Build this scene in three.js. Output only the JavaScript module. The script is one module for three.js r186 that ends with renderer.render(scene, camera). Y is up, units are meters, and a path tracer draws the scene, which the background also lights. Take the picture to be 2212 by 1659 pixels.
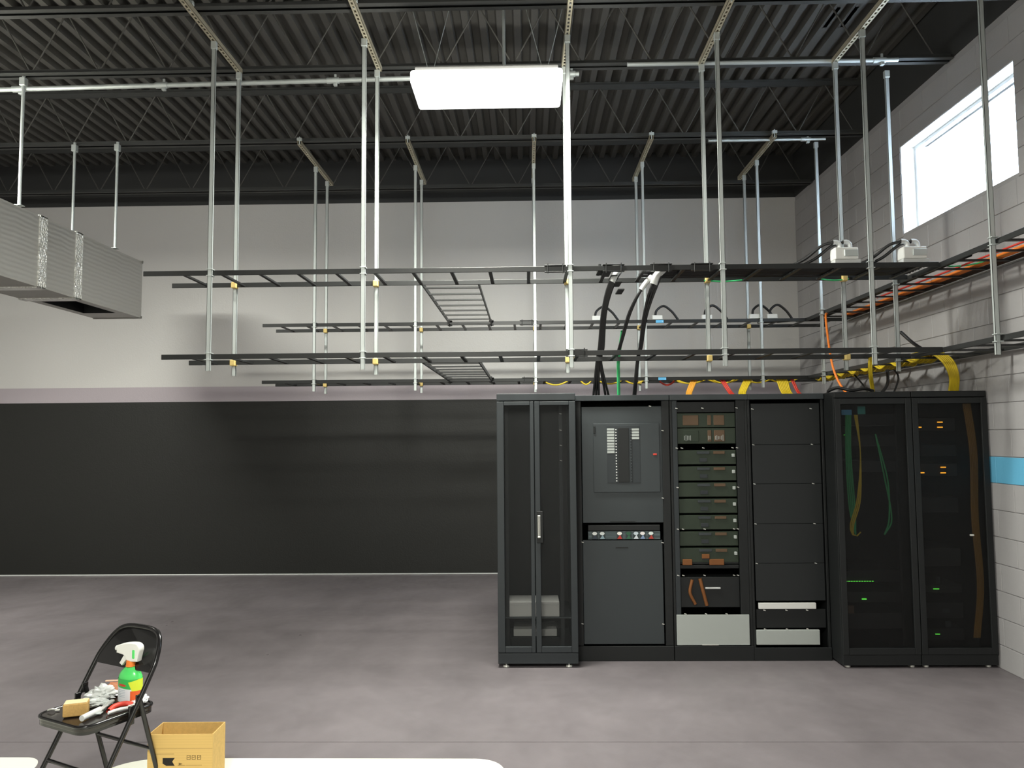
import * as THREE from 'three';
import { mergeGeometries } from 'three/addons/utils/BufferGeometryUtils.js';
import { RoundedBoxGeometry } from 'three/addons/geometries/RoundedBoxGeometry.js';
import { ImprovedNoise } from 'three/addons/math/ImprovedNoise.js';
import { RectAreaLightUniformsLib } from 'three/addons/lights/RectAreaLightUniformsLib.js';

RectAreaLightUniformsLib.init();
// ------------------------------------------------------------------ camera, sky, exposure
const scene = new THREE.Scene();
const camera = new THREE.PerspectiveCamera(2 * Math.atan(829.5 / 1640) * 180 / Math.PI, 2212 / 1659, 0.05, 200);
camera.position.set(0, 1.77, 0);
camera.rotation.set(0.0662, 0.0193, -0.0079, 'YXZ');
const renderer = new THREE.WebGLRenderer({ antialias: true });
renderer.toneMapping = THREE.LinearToneMapping;
renderer.toneMappingExposure = 1.0;
renderer.shadowMap.enabled = true;
scene.background = new THREE.Color(0.66, 0.82, 1.0);        // bright hazy daylight outside the clerestory windows
scene.backgroundIntensity = 18;
const LAMP_NITS = 205, SIDE_NITS = 65;
const LAMP_SPOTS = [[-0.265, -5.42], [-5.1, -5.3], [-0.9, 0.0]];

// ------------------------------------------------------------------ helpers
let seed = 20240611;
const rnd = () => { seed = (seed * 1664525 + 1013904223) >>> 0; return seed / 4294967296; };
const R = (a, b) => a + (b - a) * rnd();
const noise = new ImprovedNoise();
const used = {};
function numbered(name) { const k = used[name] = (used[name] ?? -1) + 1; return k ? `${name}_${String(k).padStart(3, '0')}` : name; }
function tag(o, label, category, group) { o.userData.label = label; o.userData.category = category; if (group) o.userData.group = group; return o; }
function thing(name, label, category, [x, y, z] = [0, 0, 0], turn = 0, group) {
  const o = new THREE.Group(); o.name = numbered(name); o.position.set(x, y, z); o.rotation.y = turn; scene.add(o);
  return tag(o, label, category, group);
}
function flat(gs) {
  gs = [].concat(gs).map((g) => { g = g.index ? g.toNonIndexed() : g; for (const k of Object.keys(g.attributes)) if (!['position', 'normal', 'uv'].includes(k)) g.deleteAttribute(k); return g; });
  return gs.length > 1 ? mergeGeometries(gs) : gs[0];
}
function obj(name, gs, m, parent = scene, label) {
  const o = new THREE.Mesh(flat(gs), m); o.castShadow = o.receiveShadow = true; o.name = parent === scene ? numbered(name) : name;
  if (label) o.userData.label = label;
  parent.add(o); return o;
}
const each = (name, gs, m, parent, label) => gs.forEach((g) => obj(name, g, m, parent, label));
function struct(name, gs, m) { const o = gs ? obj(name, gs, m) : new THREE.Group(); if (!gs) { o.name = name; scene.add(o); } o.userData.kind = 'structure'; return o; }
const bx = (w, h, d, x = 0, y = 0, z = 0) => new THREE.BoxGeometry(w, h, d).translate(x, y, z);
const span = (x0, x1, y0, y1, z0, z1) => bx(Math.abs(x1 - x0), Math.abs(y1 - y0), Math.abs(z1 - z0), (x0 + x1) / 2, (y0 + y1) / 2, (z0 + z1) / 2);
const rb = (w, h, d, x = 0, y = 0, z = 0, r = 0.004, s = 2) => new RoundedBoxGeometry(w, h, d, s, Math.min(r, w / 2.1, h / 2.1, d / 2.1)).translate(x, y, z);
const rspan = (x0, x1, y0, y1, z0, z1, r = 0.004) => rb(Math.abs(x1 - x0), Math.abs(y1 - y0), Math.abs(z1 - z0), (x0 + x1) / 2, (y0 + y1) / 2, (z0 + z1) / 2, r);
const V = (a) => new THREE.Vector3(...a);
const pipe = (pts, r, n = 24, k = 8, tension = 0.5) => new THREE.TubeGeometry(new THREE.CatmullRomCurve3(pts.map(V), false, 'catmullrom', tension), n, r, k);
function bar(a, b, r, k = 8) {                              // straight round bar
  a = V(a); b = V(b); const d = b.clone().sub(a), g = new THREE.CylinderGeometry(r, r, d.length(), k);
  return g.applyQuaternion(new THREE.Quaternion().setFromUnitVectors(new THREE.Vector3(0, 1, 0), d.clone().normalize())).translate(...a.add(b).multiplyScalar(0.5).toArray());
}
function metric(g, s = 1) {                                 // uv in metres from position, by the way each face points
  const p = g.attributes.position, n = g.attributes.normal, uv = new Float32Array(p.count * 2);
  for (let i = 0; i < p.count; i++) {
    const ax = Math.abs(n.getX(i)), ay = Math.abs(n.getY(i)), az = Math.abs(n.getZ(i));
    const [u, v] = ay >= ax && ay >= az ? [p.getX(i), p.getZ(i)] : ax >= az ? [p.getZ(i), p.getY(i)] : [p.getX(i), p.getY(i)];
    uv[2 * i] = u * s; uv[2 * i + 1] = v * s;
  }
  g.setAttribute('uv', new THREE.BufferAttribute(uv, 2)); return g;
}
// ------------------------------------------------------------------ materials
const lin = (r, g, b) => new THREE.Color().setRGB(r, g, b);
const M = (color, roughness = 0.6, metalness = 0, more = {}) => new THREE.MeshStandardMaterial({ color, roughness, metalness, ...more });
function grain(size, metres, f, srgb) {                     // tiling texture from f(u, v) -> [r, g, b] in 0..1
  const a = new Uint8Array(size * size * 4);
  for (let y = 0; y < size; y++) for (let x = 0; x < size; x++) {
    const c = f(x / size, y / size), o = (y * size + x) * 4;
    a[o] = c[0] * 255; a[o + 1] = c[1] * 255; a[o + 2] = c[2] * 255; a[o + 3] = 255;
  }
  const t = new THREE.DataTexture(a, size, size); t.wrapS = t.wrapT = THREE.RepeatWrapping; t.magFilter = THREE.LinearFilter; t.minFilter = THREE.LinearMipmapLinearFilter; t.generateMipmaps = true;
  t.repeat.set(1 / metres, 1 / metres); if (srgb) t.colorSpace = THREE.SRGBColorSpace; t.needsUpdate = true; return t;
}
const tn = (u, v, k, z = 0) => {                            // noise that tiles over the unit square
  const a = Math.cos(u * 2 * Math.PI) * k, b = Math.sin(u * 2 * Math.PI) * k, c = v * 2 * Math.PI;
  return 0.5 * (noise.noise(a + 7.1, b + 3.3, Math.cos(c) * k + z) + noise.noise(a - 2.7 + Math.sin(c) * k, b + 9.2, z + 4.4 + Math.cos(c) * k));
};
const clamp01 = (v) => Math.min(1, Math.max(0, v));
const floorColor = grain(512, 4.1, (u, v) => {
  const n = 0.5 + 0.32 * tn(u, v, 0.9) + 0.30 * tn(u, v, 2.6, 5) + 0.16 * tn(u, v, 9, 2) + 0.06 * (((Math.sin(u * 9133.1 + v * 7919.7) * 43758.5) % 1) );
  const b = clamp01(0.40 + 0.10 * n); return [b * 1.02, b * 0.965, b * 0.99];
}, true);
const floorRough = grain(256, 3.3, (u, v) => { const n = clamp01(0.46 + 0.22 * tn(u, v, 1.6, 8) + 0.12 * tn(u, v, 7, 3)); return [n, n, n]; });
const wallGrain = grain(256, 0.8, (u, v) => { const n = clamp01(0.5 + 0.5 * tn(u, v, 7) + 0.3 * tn(u, v, 16, 3)); return [n, n, n]; });
const MAT = {
  floor: M(0xffffff, 0.9, 0, { map: floorColor, roughnessMap: floorRough }),
  sealant: M(lin(0.05, 0.05, 0.05), 0.9),
  wall: M(lin(0.58, 0.567, 0.553), 0.42, 0, { bumpMap: wallGrain, bumpScale: 0.0012 }),
  band: M(lin(0.40, 0.355, 0.385), 0.45, 0, { bumpMap: wallGrain, bumpScale: 0.0012 }),
  blackwall: M(lin(0.009, 0.0095, 0.008), 0.55, 0, { bumpMap: wallGrain, bumpScale: 0.0012 }),
  blackpaint: M(lin(0.034, 0.035, 0.035), 0.75),
  block: M(lin(0.37, 0.36, 0.365), 0.5, 0, { bumpMap: wallGrain, bumpScale: 0.0012 }),
  stripe: M(lin(0.13, 0.44, 0.66), 0.5, 0, { bumpMap: wallGrain, bumpScale: 0.0012 }),
  mortar: M(lin(0.34, 0.33, 0.335), 0.8),
  deck: M(lin(0.075, 0.072, 0.066), 0.6), joist: M(lin(0.04, 0.041, 0.04), 0.65),
  galv: M(lin(0.56, 0.60, 0.59), 0.48, 0.55), zinc: M(lin(0.55, 0.50, 0.38), 0.45, 0.6),
  black: M(lin(0.018, 0.019, 0.019), 0.42, 0.1), rack: M(lin(0.027, 0.033, 0.037), 0.5, 0.1), rackdark: M(lin(0.006, 0.0075, 0.008), 0.6),
  panel: M(lin(0.040, 0.048, 0.052), 0.5, 0.1), cable: M(lin(0.012, 0.012, 0.013), 0.45),
  white: M(lin(0.78, 0.78, 0.75), 0.45), blank: M(lin(0.42, 0.45, 0.43), 0.45), screw: M(lin(0.75, 0.75, 0.70), 0.3, 0.5),
  yellow: M(lin(0.80, 0.58, 0.03), 0.5), orange: M(lin(0.85, 0.22, 0.03), 0.5), red: M(lin(0.62, 0.05, 0.03), 0.5), green: M(lin(0.05, 0.45, 0.16), 0.5), teal: M(lin(0.10, 0.50, 0.45), 0.7), clip: M(lin(0.62, 0.46, 0.16), 0.55),
  bluetag: M(lin(0.12, 0.45, 0.75), 0.5), lightgrey: M(lin(0.62, 0.63, 0.62), 0.5), board: M(lin(0.022, 0.034, 0.020), 0.6), brown: M(lin(0.11, 0.065, 0.034), 0.6), orangebrown: M(lin(0.20, 0.07, 0.015), 0.6), blank_black: M(lin(0.012, 0.0145, 0.0155), 0.55),
  smoke: new THREE.MeshPhysicalMaterial({ color: lin(0.003, 0.0035, 0.0035), roughness: 0.6, transparent: true, opacity: 0.40 }),
  mesh: new THREE.MeshPhysicalMaterial({ color: lin(0.016, 0.018, 0.018), roughness: 0.7, transparent: true, opacity: 0.30 }),
  ledgreen: M(lin(0.1, 0.8, 0.1), 0.4, 0, { emissive: lin(0.15, 1, 0.08), emissiveIntensity: 1.6 }),
  ledamber: M(lin(0.9, 0.5, 0.05), 0.4, 0, { emissive: lin(1, 0.42, 0.03), emissiveIntensity: 2.2 }),
  diffuser: M(lin(0.9, 0.9, 0.9), 0.4, 0, { emissive: lin(1, 1, 0.96), emissiveIntensity: 3.2 }),
  pane: new THREE.MeshPhysicalMaterial({ color: 0xffffff, roughness: 0.02, transmission: 1, thickness: 0, ior: 1.5 }),
  frame: M(lin(0.72, 0.74, 0.76), 0.45),
};

// ------------------------------------------------------------------ the room
const WX = 3.52, WZ = -9.8, LX = -9, FZ = 1.2, TOP = 5.37, PAINT = 4.83;
const CY = 0.2, CJ = 1.375 - 6 * CY;                        // block courses: joints at 0.175, 0.375 ... 1.375, 1.575 (the blue course)
{
  const floor = struct('floor');
  for (const [a, b] of [[FZ + 0.2, -4.5], [-4.505, WZ - 0.2]]) obj('slab', metric(span(LX - 0.2, WX + 0.26, -0.2, 0, a, b)), MAT.floor, floor);
  obj('joint_sealant', span(LX, WX, -0.2, -0.006, -4.49, -4.52), MAT.sealant, floor);

  const back = struct('wall_back');
  obj('painted_wall', metric(span(LX, WX + 0.26, 2.42, PAINT, WZ, WZ - 0.2)), MAT.wall, back);
  obj('painted_band', metric(span(LX, WX + 0.26, 2.225, 2.42, WZ + 0.001, WZ - 0.2)), MAT.band, back, 'mauve grey painted band');
  obj('lower_wall', metric(span(LX, WX + 0.26, 0, 2.225, WZ, WZ - 0.2)), MAT.blackwall, back, 'black painted lower wall');
  obj('upper_wall', metric(span(LX, WX + 0.26, PAINT, TOP + 0.1, WZ, WZ - 0.2)), MAT.blackpaint, back, 'black painted top of wall');

  const trim = struct('trim_1', rspan(LX, WX, 0, 0.014, WZ, WZ + 0.018, 0.004), MAT.lightgrey); trim.name = 'trim_1';
  const left = struct('wall_left');
  obj('painted_wall', metric(span(LX, LX - 0.2, 0, PAINT, FZ, WZ)), MAT.wall, left);
  obj('upper_wall', span(LX, LX - 0.2, PAINT, TOP + 0.1, FZ, WZ), MAT.blackpaint, left);

  // wall with a window opening: four boxes around the hole; u runs along the wall
  const W1 = { z0: -7.03, z1: -5.37, y0: 3.60, y1: 4.43 };
  const right = struct('wall_right');
  const bk = 0.005;                                         // blocks stand 5 mm proud of the joints
  const core = (y0, y1, z0, z1) => span(WX + bk, WX + 0.26, y0, y1, z0, z1);
  obj('mortar_joint', [core(0, W1.y0, WZ, FZ), core(W1.y1, PAINT, WZ, FZ), core(W1.y0, W1.y1, WZ, W1.z0), core(W1.y0, W1.y1, W1.z1, FZ)], MAT.mortar, right);
  obj('upper_wall', span(WX, WX + 0.26, PAINT, TOP + 0.1, WZ, FZ), MAT.blackpaint, right, 'black painted top of wall');
  obj('painted_wall', metric(span(WX, WX + bk, 0, PAINT, -4.6, FZ)), MAT.block, right);
  const made = new Map();
  const blockGeometry = (w, h) => {
    const key = `${w.toFixed(3)} ${h.toFixed(3)}`;
    if (!made.has(key)) {
      const s = new THREE.Shape([[-w / 2, -h / 2], [w / 2, -h / 2], [w / 2, h / 2], [-w / 2, h / 2]].map(([x, y]) => new THREE.Vector2(x * (1 - 0.006 / w), y * (1 - 0.006 / h))));
      const g = new THREE.ExtrudeGeometry(s, { depth: bk + 0.02 - 0.003, bevelEnabled: true, bevelThickness: 0.003, bevelSize: 0.003, bevelSegments: 1 });
      made.set(key, metric(flat(g).rotateY(-Math.PI / 2)));     // face towards -x
    }
    return made.get(key);
  };
  for (let c = -1; c < 23; c++) {
    const y0 = Math.max(0, CJ + c * CY + 0.0025), y1 = Math.min(PAINT, CJ + (c + 1) * CY - 0.0025);
    if (y1 - y0 < 0.02) continue;
    const cuts = [[WZ, -4.6]];
    let segs = cuts;
    if (y1 > W1.y0 && y0 < W1.y1) segs = [[WZ, W1.z0], [W1.z1, -4.6]];
    let yy = [[y0, y1]];
    const straddle = (y0 < W1.y0 && y1 > W1.y0) || (y0 < W1.y1 && y1 > W1.y1);
    for (const [a, b] of segs) for (const [ya, yb] of yy) {
      let z = a, first = c % 2 ? 0.2 : 0.4;
      while (z < b - 0.02) {
        const e = Math.min(b, z + first); first = 0.4;
        const g = blockGeometry(e - z - 0.004, yb - ya), o = new THREE.Mesh(g, c === 6 ? MAT.stripe : MAT.block);
        o.name = 'block'; o.castShadow = o.receiveShadow = true; o.position.set(WX + bk + 0.02 - 0.003, (ya + yb) / 2, (z + e) / 2); right.add(o); z = e;
      }
    }
  }
  // lintel and sill courses close the strips beside the opening
  obj('lintel', span(WX, WX + 0.26, W1.y1, 4.571, W1.z0, W1.z1), MAT.block, right);
  obj('sill_course', span(WX, WX + 0.26, 3.571, W1.y0, W1.z0, W1.z1), MAT.block, right);

  const front = struct('wall_front');
  obj('painted_wall', metric(span(LX, WX, 0, PAINT, FZ, FZ + 0.2)), MAT.wall, front);
  obj('upper_wall', span(LX, WX, PAINT, TOP + 0.1, FZ, FZ + 0.2), MAT.blackpaint, front);

  const w1 = struct('window_1');
  const fx = WX + 0.13, t = 0.035;
  obj('frame', [rspan(fx, fx + 0.05, W1.y0, W1.y0 + t, W1.z0, W1.z1), rspan(fx, fx + 0.05, W1.y1 - t, W1.y1, W1.z0, W1.z1), rspan(fx, fx + 0.05, W1.y0 + t, W1.y1 - t, W1.z0, W1.z0 + t), rspan(fx, fx + 0.05, W1.y0 + t, W1.y1 - t, W1.z1 - t, W1.z1)], MAT.frame, w1);
  obj('pane', span(fx + 0.022, fx + 0.028, W1.y0 + t, W1.y1 - t, W1.z0 + t, W1.z1 - t), MAT.pane, w1);
  obj('window_lining', [span(WX + 0.004, fx, W1.y1 - 0.006, W1.y1 - 0.001, W1.z0, W1.z1), span(WX + 0.004, fx, W1.y0 + 0.001, W1.y0 + 0.006, W1.z0, W1.z1), span(WX + 0.004, fx, W1.y0, W1.y1, W1.z0 + 0.001, W1.z0 + 0.006), span(WX + 0.004, fx, W1.y0, W1.y1, W1.z1 - 0.006, W1.z1 - 0.001)], MAT.white, w1);

  // ceiling: fluted steel roof deck in sheets running from front to back, on a roof slab
  const ceil = struct('ceiling');
  obj('roof_slab', span(LX - 0.2, WX + 0.26, TOP + 0.1, TOP + 0.3, FZ + 0.2, WZ - 0.2), MAT.blackpaint, ceil);
  const P = 0.1524, prof = [];
  for (let i = 0; i < 6; i++) prof.push([i * P, 0.06], [i * P + 0.062, 0.06], [i * P + 0.078, 0], [i * P + 0.136, 0], [i * P + P, 0.06]);
  prof.push([6 * P, 0.06]);
  const pts = [];
  for (let i = 0; i + 1 < prof.length; i++) {
    const [x0, y0] = prof[i], [x1, y1] = prof[i + 1]; if (x1 - x0 < 1e-6) continue;
    const a = [x0, y0, 0], b = [x1, y1, 0], c = [x1, y1, FZ - WZ], d = [x0, y0, FZ - WZ];
    pts.push(...a, ...b, ...c, ...a, ...c, ...d);
  }
  const dg = new THREE.BufferGeometry(); dg.setAttribute('position', new THREE.Float32BufferAttribute(pts, 3)); dg.computeVertexNormals();
  dg.setAttribute('uv', new THREE.Float32BufferAttribute(new Float32Array(pts.length / 3 * 2), 2));
  MAT.deck.side = THREE.DoubleSide;
  for (let x = LX; x < WX - 0.05; x += 6 * P) { const s = new THREE.Mesh(dg, MAT.deck); s.name = 'deck_sheet'; s.castShadow = s.receiveShadow = true; s.position.set(Math.min(x, WX - 6 * P), TOP + 0.02, WZ); ceil.add(s); }
}
// ------------------------------------------------------------------ roof joists
const JY = 4.81;
const JOISTS = [[-5.20, 'nearest the camera, at the top edge of the view'], [-6.13, 'just behind the long white lamp and the bright conduit'], [-7.68, 'behind the lamp, carrying the back row of strut channels'], [-9.2, 'last one, close to the back wall']];
for (const [z, where] of JOISTS) {
  const j = thing('roof_joist', `black open-web steel roof joist ${where}`, 'joist', [0, JY, z]);
  const L = WX - LX - 0.02, x0 = LX + 0.01;
  obj('bottom_chord', [span(x0, x0 + L, 0, 0.006, 0.008, 0.058), span(x0, x0 + L, 0, 0.05, 0.008, 0.014), span(x0, x0 + L, 0, 0.006, -0.008, -0.058), span(x0, x0 + L, 0, 0.05, -0.008, -0.014)], MAT.joist, j);
  obj('top_chord', [span(x0, x0 + L, 0.569, 0.575, 0.008, 0.058), span(x0, x0 + L, 0.525, 0.575, 0.008, 0.014), span(x0, x0 + L, 0.569, 0.575, -0.008, -0.058), span(x0, x0 + L, 0.525, 0.575, -0.008, -0.014)], MAT.joist, j);
  const g = bar([0, 0.025, 0], [0.29, 0.55, 0], 0.0065, 6), h = bar([0, 0.55, 0], [0.29, 0.025, 0], 0.0065, 6);
  for (let k = 0; x0 + 0.2 + (k + 1) * 0.29 < WX - 0.1; k++) { const o = obj('web_bar', (k % 2 ? h : g).clone(), MAT.deck, j); o.position.x = x0 + 0.2 + k * 0.29; }
}
// ------------------------------------------------------------------ strut channels under the joists
function strutGeometry(L, slots) {                          // along +z from 0 to L, web down at y = 0, top open
  const s = new THREE.Shape([[-0.0205, 0], [0.0205, 0], [0.0205, L], [-0.0205, L]].map((p) => new THREE.Vector2(...p)));
  if (slots) for (let z = 0.03; z < L - 0.04; z += 0.05) {
    const h = new THREE.Path(); h.moveTo(-0.007, z); h.lineTo(0.007, z); h.lineTo(0.007, z + 0.028); h.lineTo(-0.007, z + 0.028); s.holes.push(h);
  }
  const web = new THREE.ExtrudeGeometry(s, { depth: 0.0026, bevelEnabled: false }).rotateX(Math.PI / 2).translate(0, 0.0026, 0);
  return flat([web, span(-0.0205, -0.018, 0, 0.041, 0, L), span(0.0205, 0.018, 0, 0.041, 0, L), span(-0.0205, -0.011, 0.0385, 0.041, 0, L), span(0.0205, 0.011, 0.0385, 0.041, 0, L)]);
}
const SY = JY - 0.044;
const frontStrut = strutGeometry(2.2, true), rearStrut = strutGeometry(1.3, true);
function strutRun(x, rear, which) {
  const z = rear ? -8.90 : -6.06, L = rear ? 1.3 : 2.2;
  const t = thing('strut_channel', `slotted galvanised strut channel ${which}`, 'channel', [x, SY, z]);
  obj('channel', (rear ? rearStrut : frontStrut).clone(), MAT.zinc, t);
  for (const jz of rear ? [-7.68] : [-5.20]) {
    obj('beam_clamp', [rb(0.05, 0.03, 0.03, 0, 0.058, jz - z + 0.075), bar([0, 0.0, jz - z + 0.075], [0, 0.085, jz - z + 0.075], 0.006)], MAT.galv, t);
  }
}
[[-2.35, 'under the front joists, farthest left of the front row'], [-1.19, 'under the front joists, left of the white lamp'], [0.33, 'under the front joists, beside the right end of the lamp'], [1.45, 'under the front joists, right of the lamp'], [2.53, 'under the front joists, nearest the right wall']].forEach(([x, w]) => strutRun(x, false, w));
[[-2.32, 'of the back row, farthest left'], [-1.2, 'of the back row, second from left'], [0.1, 'of the back row, straight behind the lamp'], [1.3, 'of the back row, second from the right wall'], [2.55, 'of the back row, nearest the right wall']].forEach(([x, w]) => strutRun(x, true, w));

// ------------------------------------------------------------------ ladders: heights and rail lines
const UY = 2.99, LY = 2.362;
const NZ = -5.56, FZR = -6.02, RNZ = -8.27, RFZ = -8.72, SX0 = 3.05, SX1 = 3.455;
function ladder(name, label, at, along, L, width, first, pitch = 0.287, skew = 0) {
  // along 'x': near rail at z = 0 runs +x; far rail at z = -width. along 'z': rails run -z from 0, at x = 0 and x = width
  const t = thing(name, label, 'cable ladder', at);
  const rail = (o, s) => (along === 'x' ? rspan(s, L, -0.019, 0.019, o - 0.005, o + 0.005, 0.003) : rspan(o - 0.005, o + 0.005, -0.019, 0.019, -s, -L, 0.003));
  obj('rail', rail(0, 0), MAT.black, t); obj('rail', rail(along === 'x' ? -width : width, skew), MAT.black, t);
  const g = along === 'x' ? bx(0.026, 0.013, width - 0.01, 0, -0.008, -width / 2) : bx(width - 0.01, 0.013, 0.026, width / 2, -0.008, 0);
  for (let s = first; s < L - 0.03; s += pitch) { const o = obj('rung', g.clone(), MAT.black, t); o.position[along === 'x' ? 'x' : 'z'] = along === 'x' ? s : -s; }
  return t;
}
ladder('cable_ladder', 'upper front black cable ladder hung above the rack fronts, its left end by the duct', [-2.86, UY, NZ], 'x', 5.89, NZ - FZR, 0.30);
ladder('cable_ladder', 'lower front black cable ladder hung just above the rack tops', [-2.71, LY, NZ], 'x', 5.74, NZ - FZR, 0.22);
ladder('cable_ladder', 'upper rear black cable ladder in front of the back wall', [-2.91, UY, RNZ], 'x', 6.36, RNZ - RFZ, 0.20);
ladder('cable_ladder', 'lower rear black cable ladder level with the mauve band of the back wall', [-2.91, LY, RNZ], 'x', 6.36, RNZ - RFZ, 0.24);
ladder('cable_ladder', 'short upper cross ladder joining the two upper runs left of the racks', [-0.835, UY, FZR - 0.012], 'z', FZR - RNZ - 0.024, 0.455, 0.16);
ladder('cable_ladder', 'short lower cross ladder joining the two lower runs left of the racks', [-0.835, LY, FZR - 0.012], 'z', FZR - RNZ - 0.024, 0.455, 0.16);
ladder('cable_ladder', 'upper black cable ladder along the right wall below the window, with orange cables', [SX0, UY, -3.2], 'z', 5.055, SX1 - SX0, 0.2);
ladder('cable_ladder', 'lower black cable ladder along the right wall, with yellow cables', [SX0, LY, -3.2], 'z', 5.055, SX1 - SX0, 0.33);
// splice plates at the joints
function splice(label, pts) {
  const t = thing('splice_clamp', label, 'clamp', pts);
  each('plate', [rb(0.16, 0.006, 0.03, 0, 0.024, 0.004), rb(0.16, 0.006, 0.03, 0, -0.024, 0.004)], MAT.black, t);
  for (const x of [-0.055, 0.055]) obj('bolt', bar([x, -0.036, 0.016], [x, 0.036, 0.016], 0.004, 6), MAT.black, t);
}
splice('splice clamp on the near rail of the upper front ladder, right of the cross ladder', [0.22, UY, NZ]);
splice('splice clamp on the near rail of the lower front ladder, above the left rack', [0.37, LY, NZ]);
splice('splice clamp on the near rail of the upper rear ladder', [0.01, UY, RNZ]);
splice('splice clamp on the near rail of the lower rear ladder, over the left rack', [0.03, LY, RNZ]);
splice('leftmost clip on the cable-filled stretch of the upper front ladder', [0.65, UY, NZ]);
splice('middle clip on the cable-filled stretch of the upper front ladder', [1.0, UY, NZ]);
splice('rightmost clip on the cable-filled stretch of the upper front ladder', [1.3, UY, NZ]);
for (const [y, w] of [[UY, 'upper'], [LY, 'lower']]) for (const [x, s] of [[-0.835, 'left'], [-0.38, 'right']]) {
  const t = thing('junction_clamp', `black junction clamp at the back ${s} corner of the ${w} cross ladder`, 'clamp', [x, y, RNZ]);
  each('bracket', [rb(0.05, 0.008, 0.07, 0, 0.023, 0.02), rb(0.05, 0.008, 0.07, 0, -0.023, 0.02)], MAT.black, t); obj('bolt', bar([0, -0.04, 0.03], [0, 0.04, 0.03], 0.006, 6), MAT.black, t);
}
// ------------------------------------------------------------------ hanger posts
function postGeometry(h) {                                  // shallow strut, closed face towards the camera
  const w = 0.0155, d = 0.0105;
  return flat([span(-w, w, 0, h, d - 0.0025, d), span(-w, -w + 0.0025, 0, h, -d, d), span(w, w - 0.0025, 0, h, -d, d), span(-w, -w + 0.007, 0, h, -d, -d + 0.0025), span(w, w - 0.007, 0, h, -d, -d + 0.0025)]);
}
const PB = 2.255;
const postShape = postGeometry(SY - PB);
function post(x, z, label, kind, bottom = PB) {
  const t = thing('hanger_post', `galvanised steel hanger post ${label}`, 'post', [x, bottom, z]);
  obj('channel', bottom === PB ? postShape.clone() : postGeometry(SY - bottom), MAT.galv, t);
  const top = rb(0.042, 0.06, 0.034, 0, SY - bottom - 0.03, 0, 0.004); obj('angle_fitting', top, MAT.galv, t);
  const toRail = kind === 'near' ? -1 : 1;
  for (const y of [UY, LY]) {
    const dy = y - bottom; if (dy < 0.03) continue;
    if (kind === 'far') obj('plastic_cap', rb(0.042, 0.05, 0.064, 0, dy - 0.004, 0.016, 0.008), MAT.clip, t, 'yellow plastic cap');
    else for (const e of [0.024, -0.024]) obj('rail_clamp', rb(0.046, 0.007, 0.05, 0, dy + e, toRail * 0.008, 0.002), MAT.galv, t);
  }
}
const P1 = NZ + 0.018, P2 = FZR - 0.018, P3 = RNZ + 0.018, P4 = RFZ - 0.018;
const spotsF = [[-2.35, 'farthest left'], [-1.205, 'second from left'], [0.33, 'beside the lamp'], [1.45, 'fourth from left'], [2.53, 'farthest right']];
for (const [x, w] of spotsF) { post(x, P1, `${w} of the near posts on the front ladders`, 'near'); post(x, P2, `${w} of the far posts on the front ladders`, 'far'); }
for (const [x, w] of [[-2.33, 'farthest left'], [-1.215, 'second from left'], [0.1, 'above the left rack'], [1.3, 'second from right'], [2.56, 'farthest right']]) { post(x, P3, `${w} of the near posts on the rear ladders`, 'near'); post(x, P4, `${w} of the far posts on the rear ladders`, 'far'); }
post(3.02, -6.20, 'right beside the window, on the side ladders, under the front conduit', 'side');
post(3.02, -7.75, 'on the side ladders far back near the corner', 'side');
post(3.02, -4.90, 'nearest the camera on the side ladders, at the right edge', 'side');

// ------------------------------------------------------------------ conduits
function conduit(label, x0, x1, z, y, couplings, r, tilt = 0) {
  const t = thing('conduit', label, 'conduit', [x0, y - (x1 - x0) * Math.sin(tilt), z]); t.rotation.z = tilt;
  obj('tube', bar([0, 0, 0], [x1 - x0, 0, 0], r, 16), MAT.galv, t);
  for (const c of couplings) {
    obj('coupling', [bar([c - x0 - 0.05, 0, 0], [c - x0 + 0.05, 0, 0], r + 0.006, 16)], MAT.galv, t);
    each('strap', [rb(0.02, 0.05, 0.012, c - x0 + 0.02, 0.03, 0.0), rb(0.03, 0.03, 0.03, c - x0 + 0.02, -r - 0.012, 0)], MAT.galv, t);
  }
}
conduit('long bright galvanised conduit along the joist, from the left edge to the lamp', -8.9, 0.46, -6.155, 4.765, [-4.27, -3.05, -1.6, 0.38], 0.020, 0.011);
conduit('galvanised conduit along the joist on the right, ending near the window', 0.85, 3.05, -6.06, 4.79, [2.9], 0.017);
conduit('thin galvanised conduit along the rear joist, ending by the right wall', 1.9, 3.1, -7.70, 4.78, [2.9], 0.014);

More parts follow.
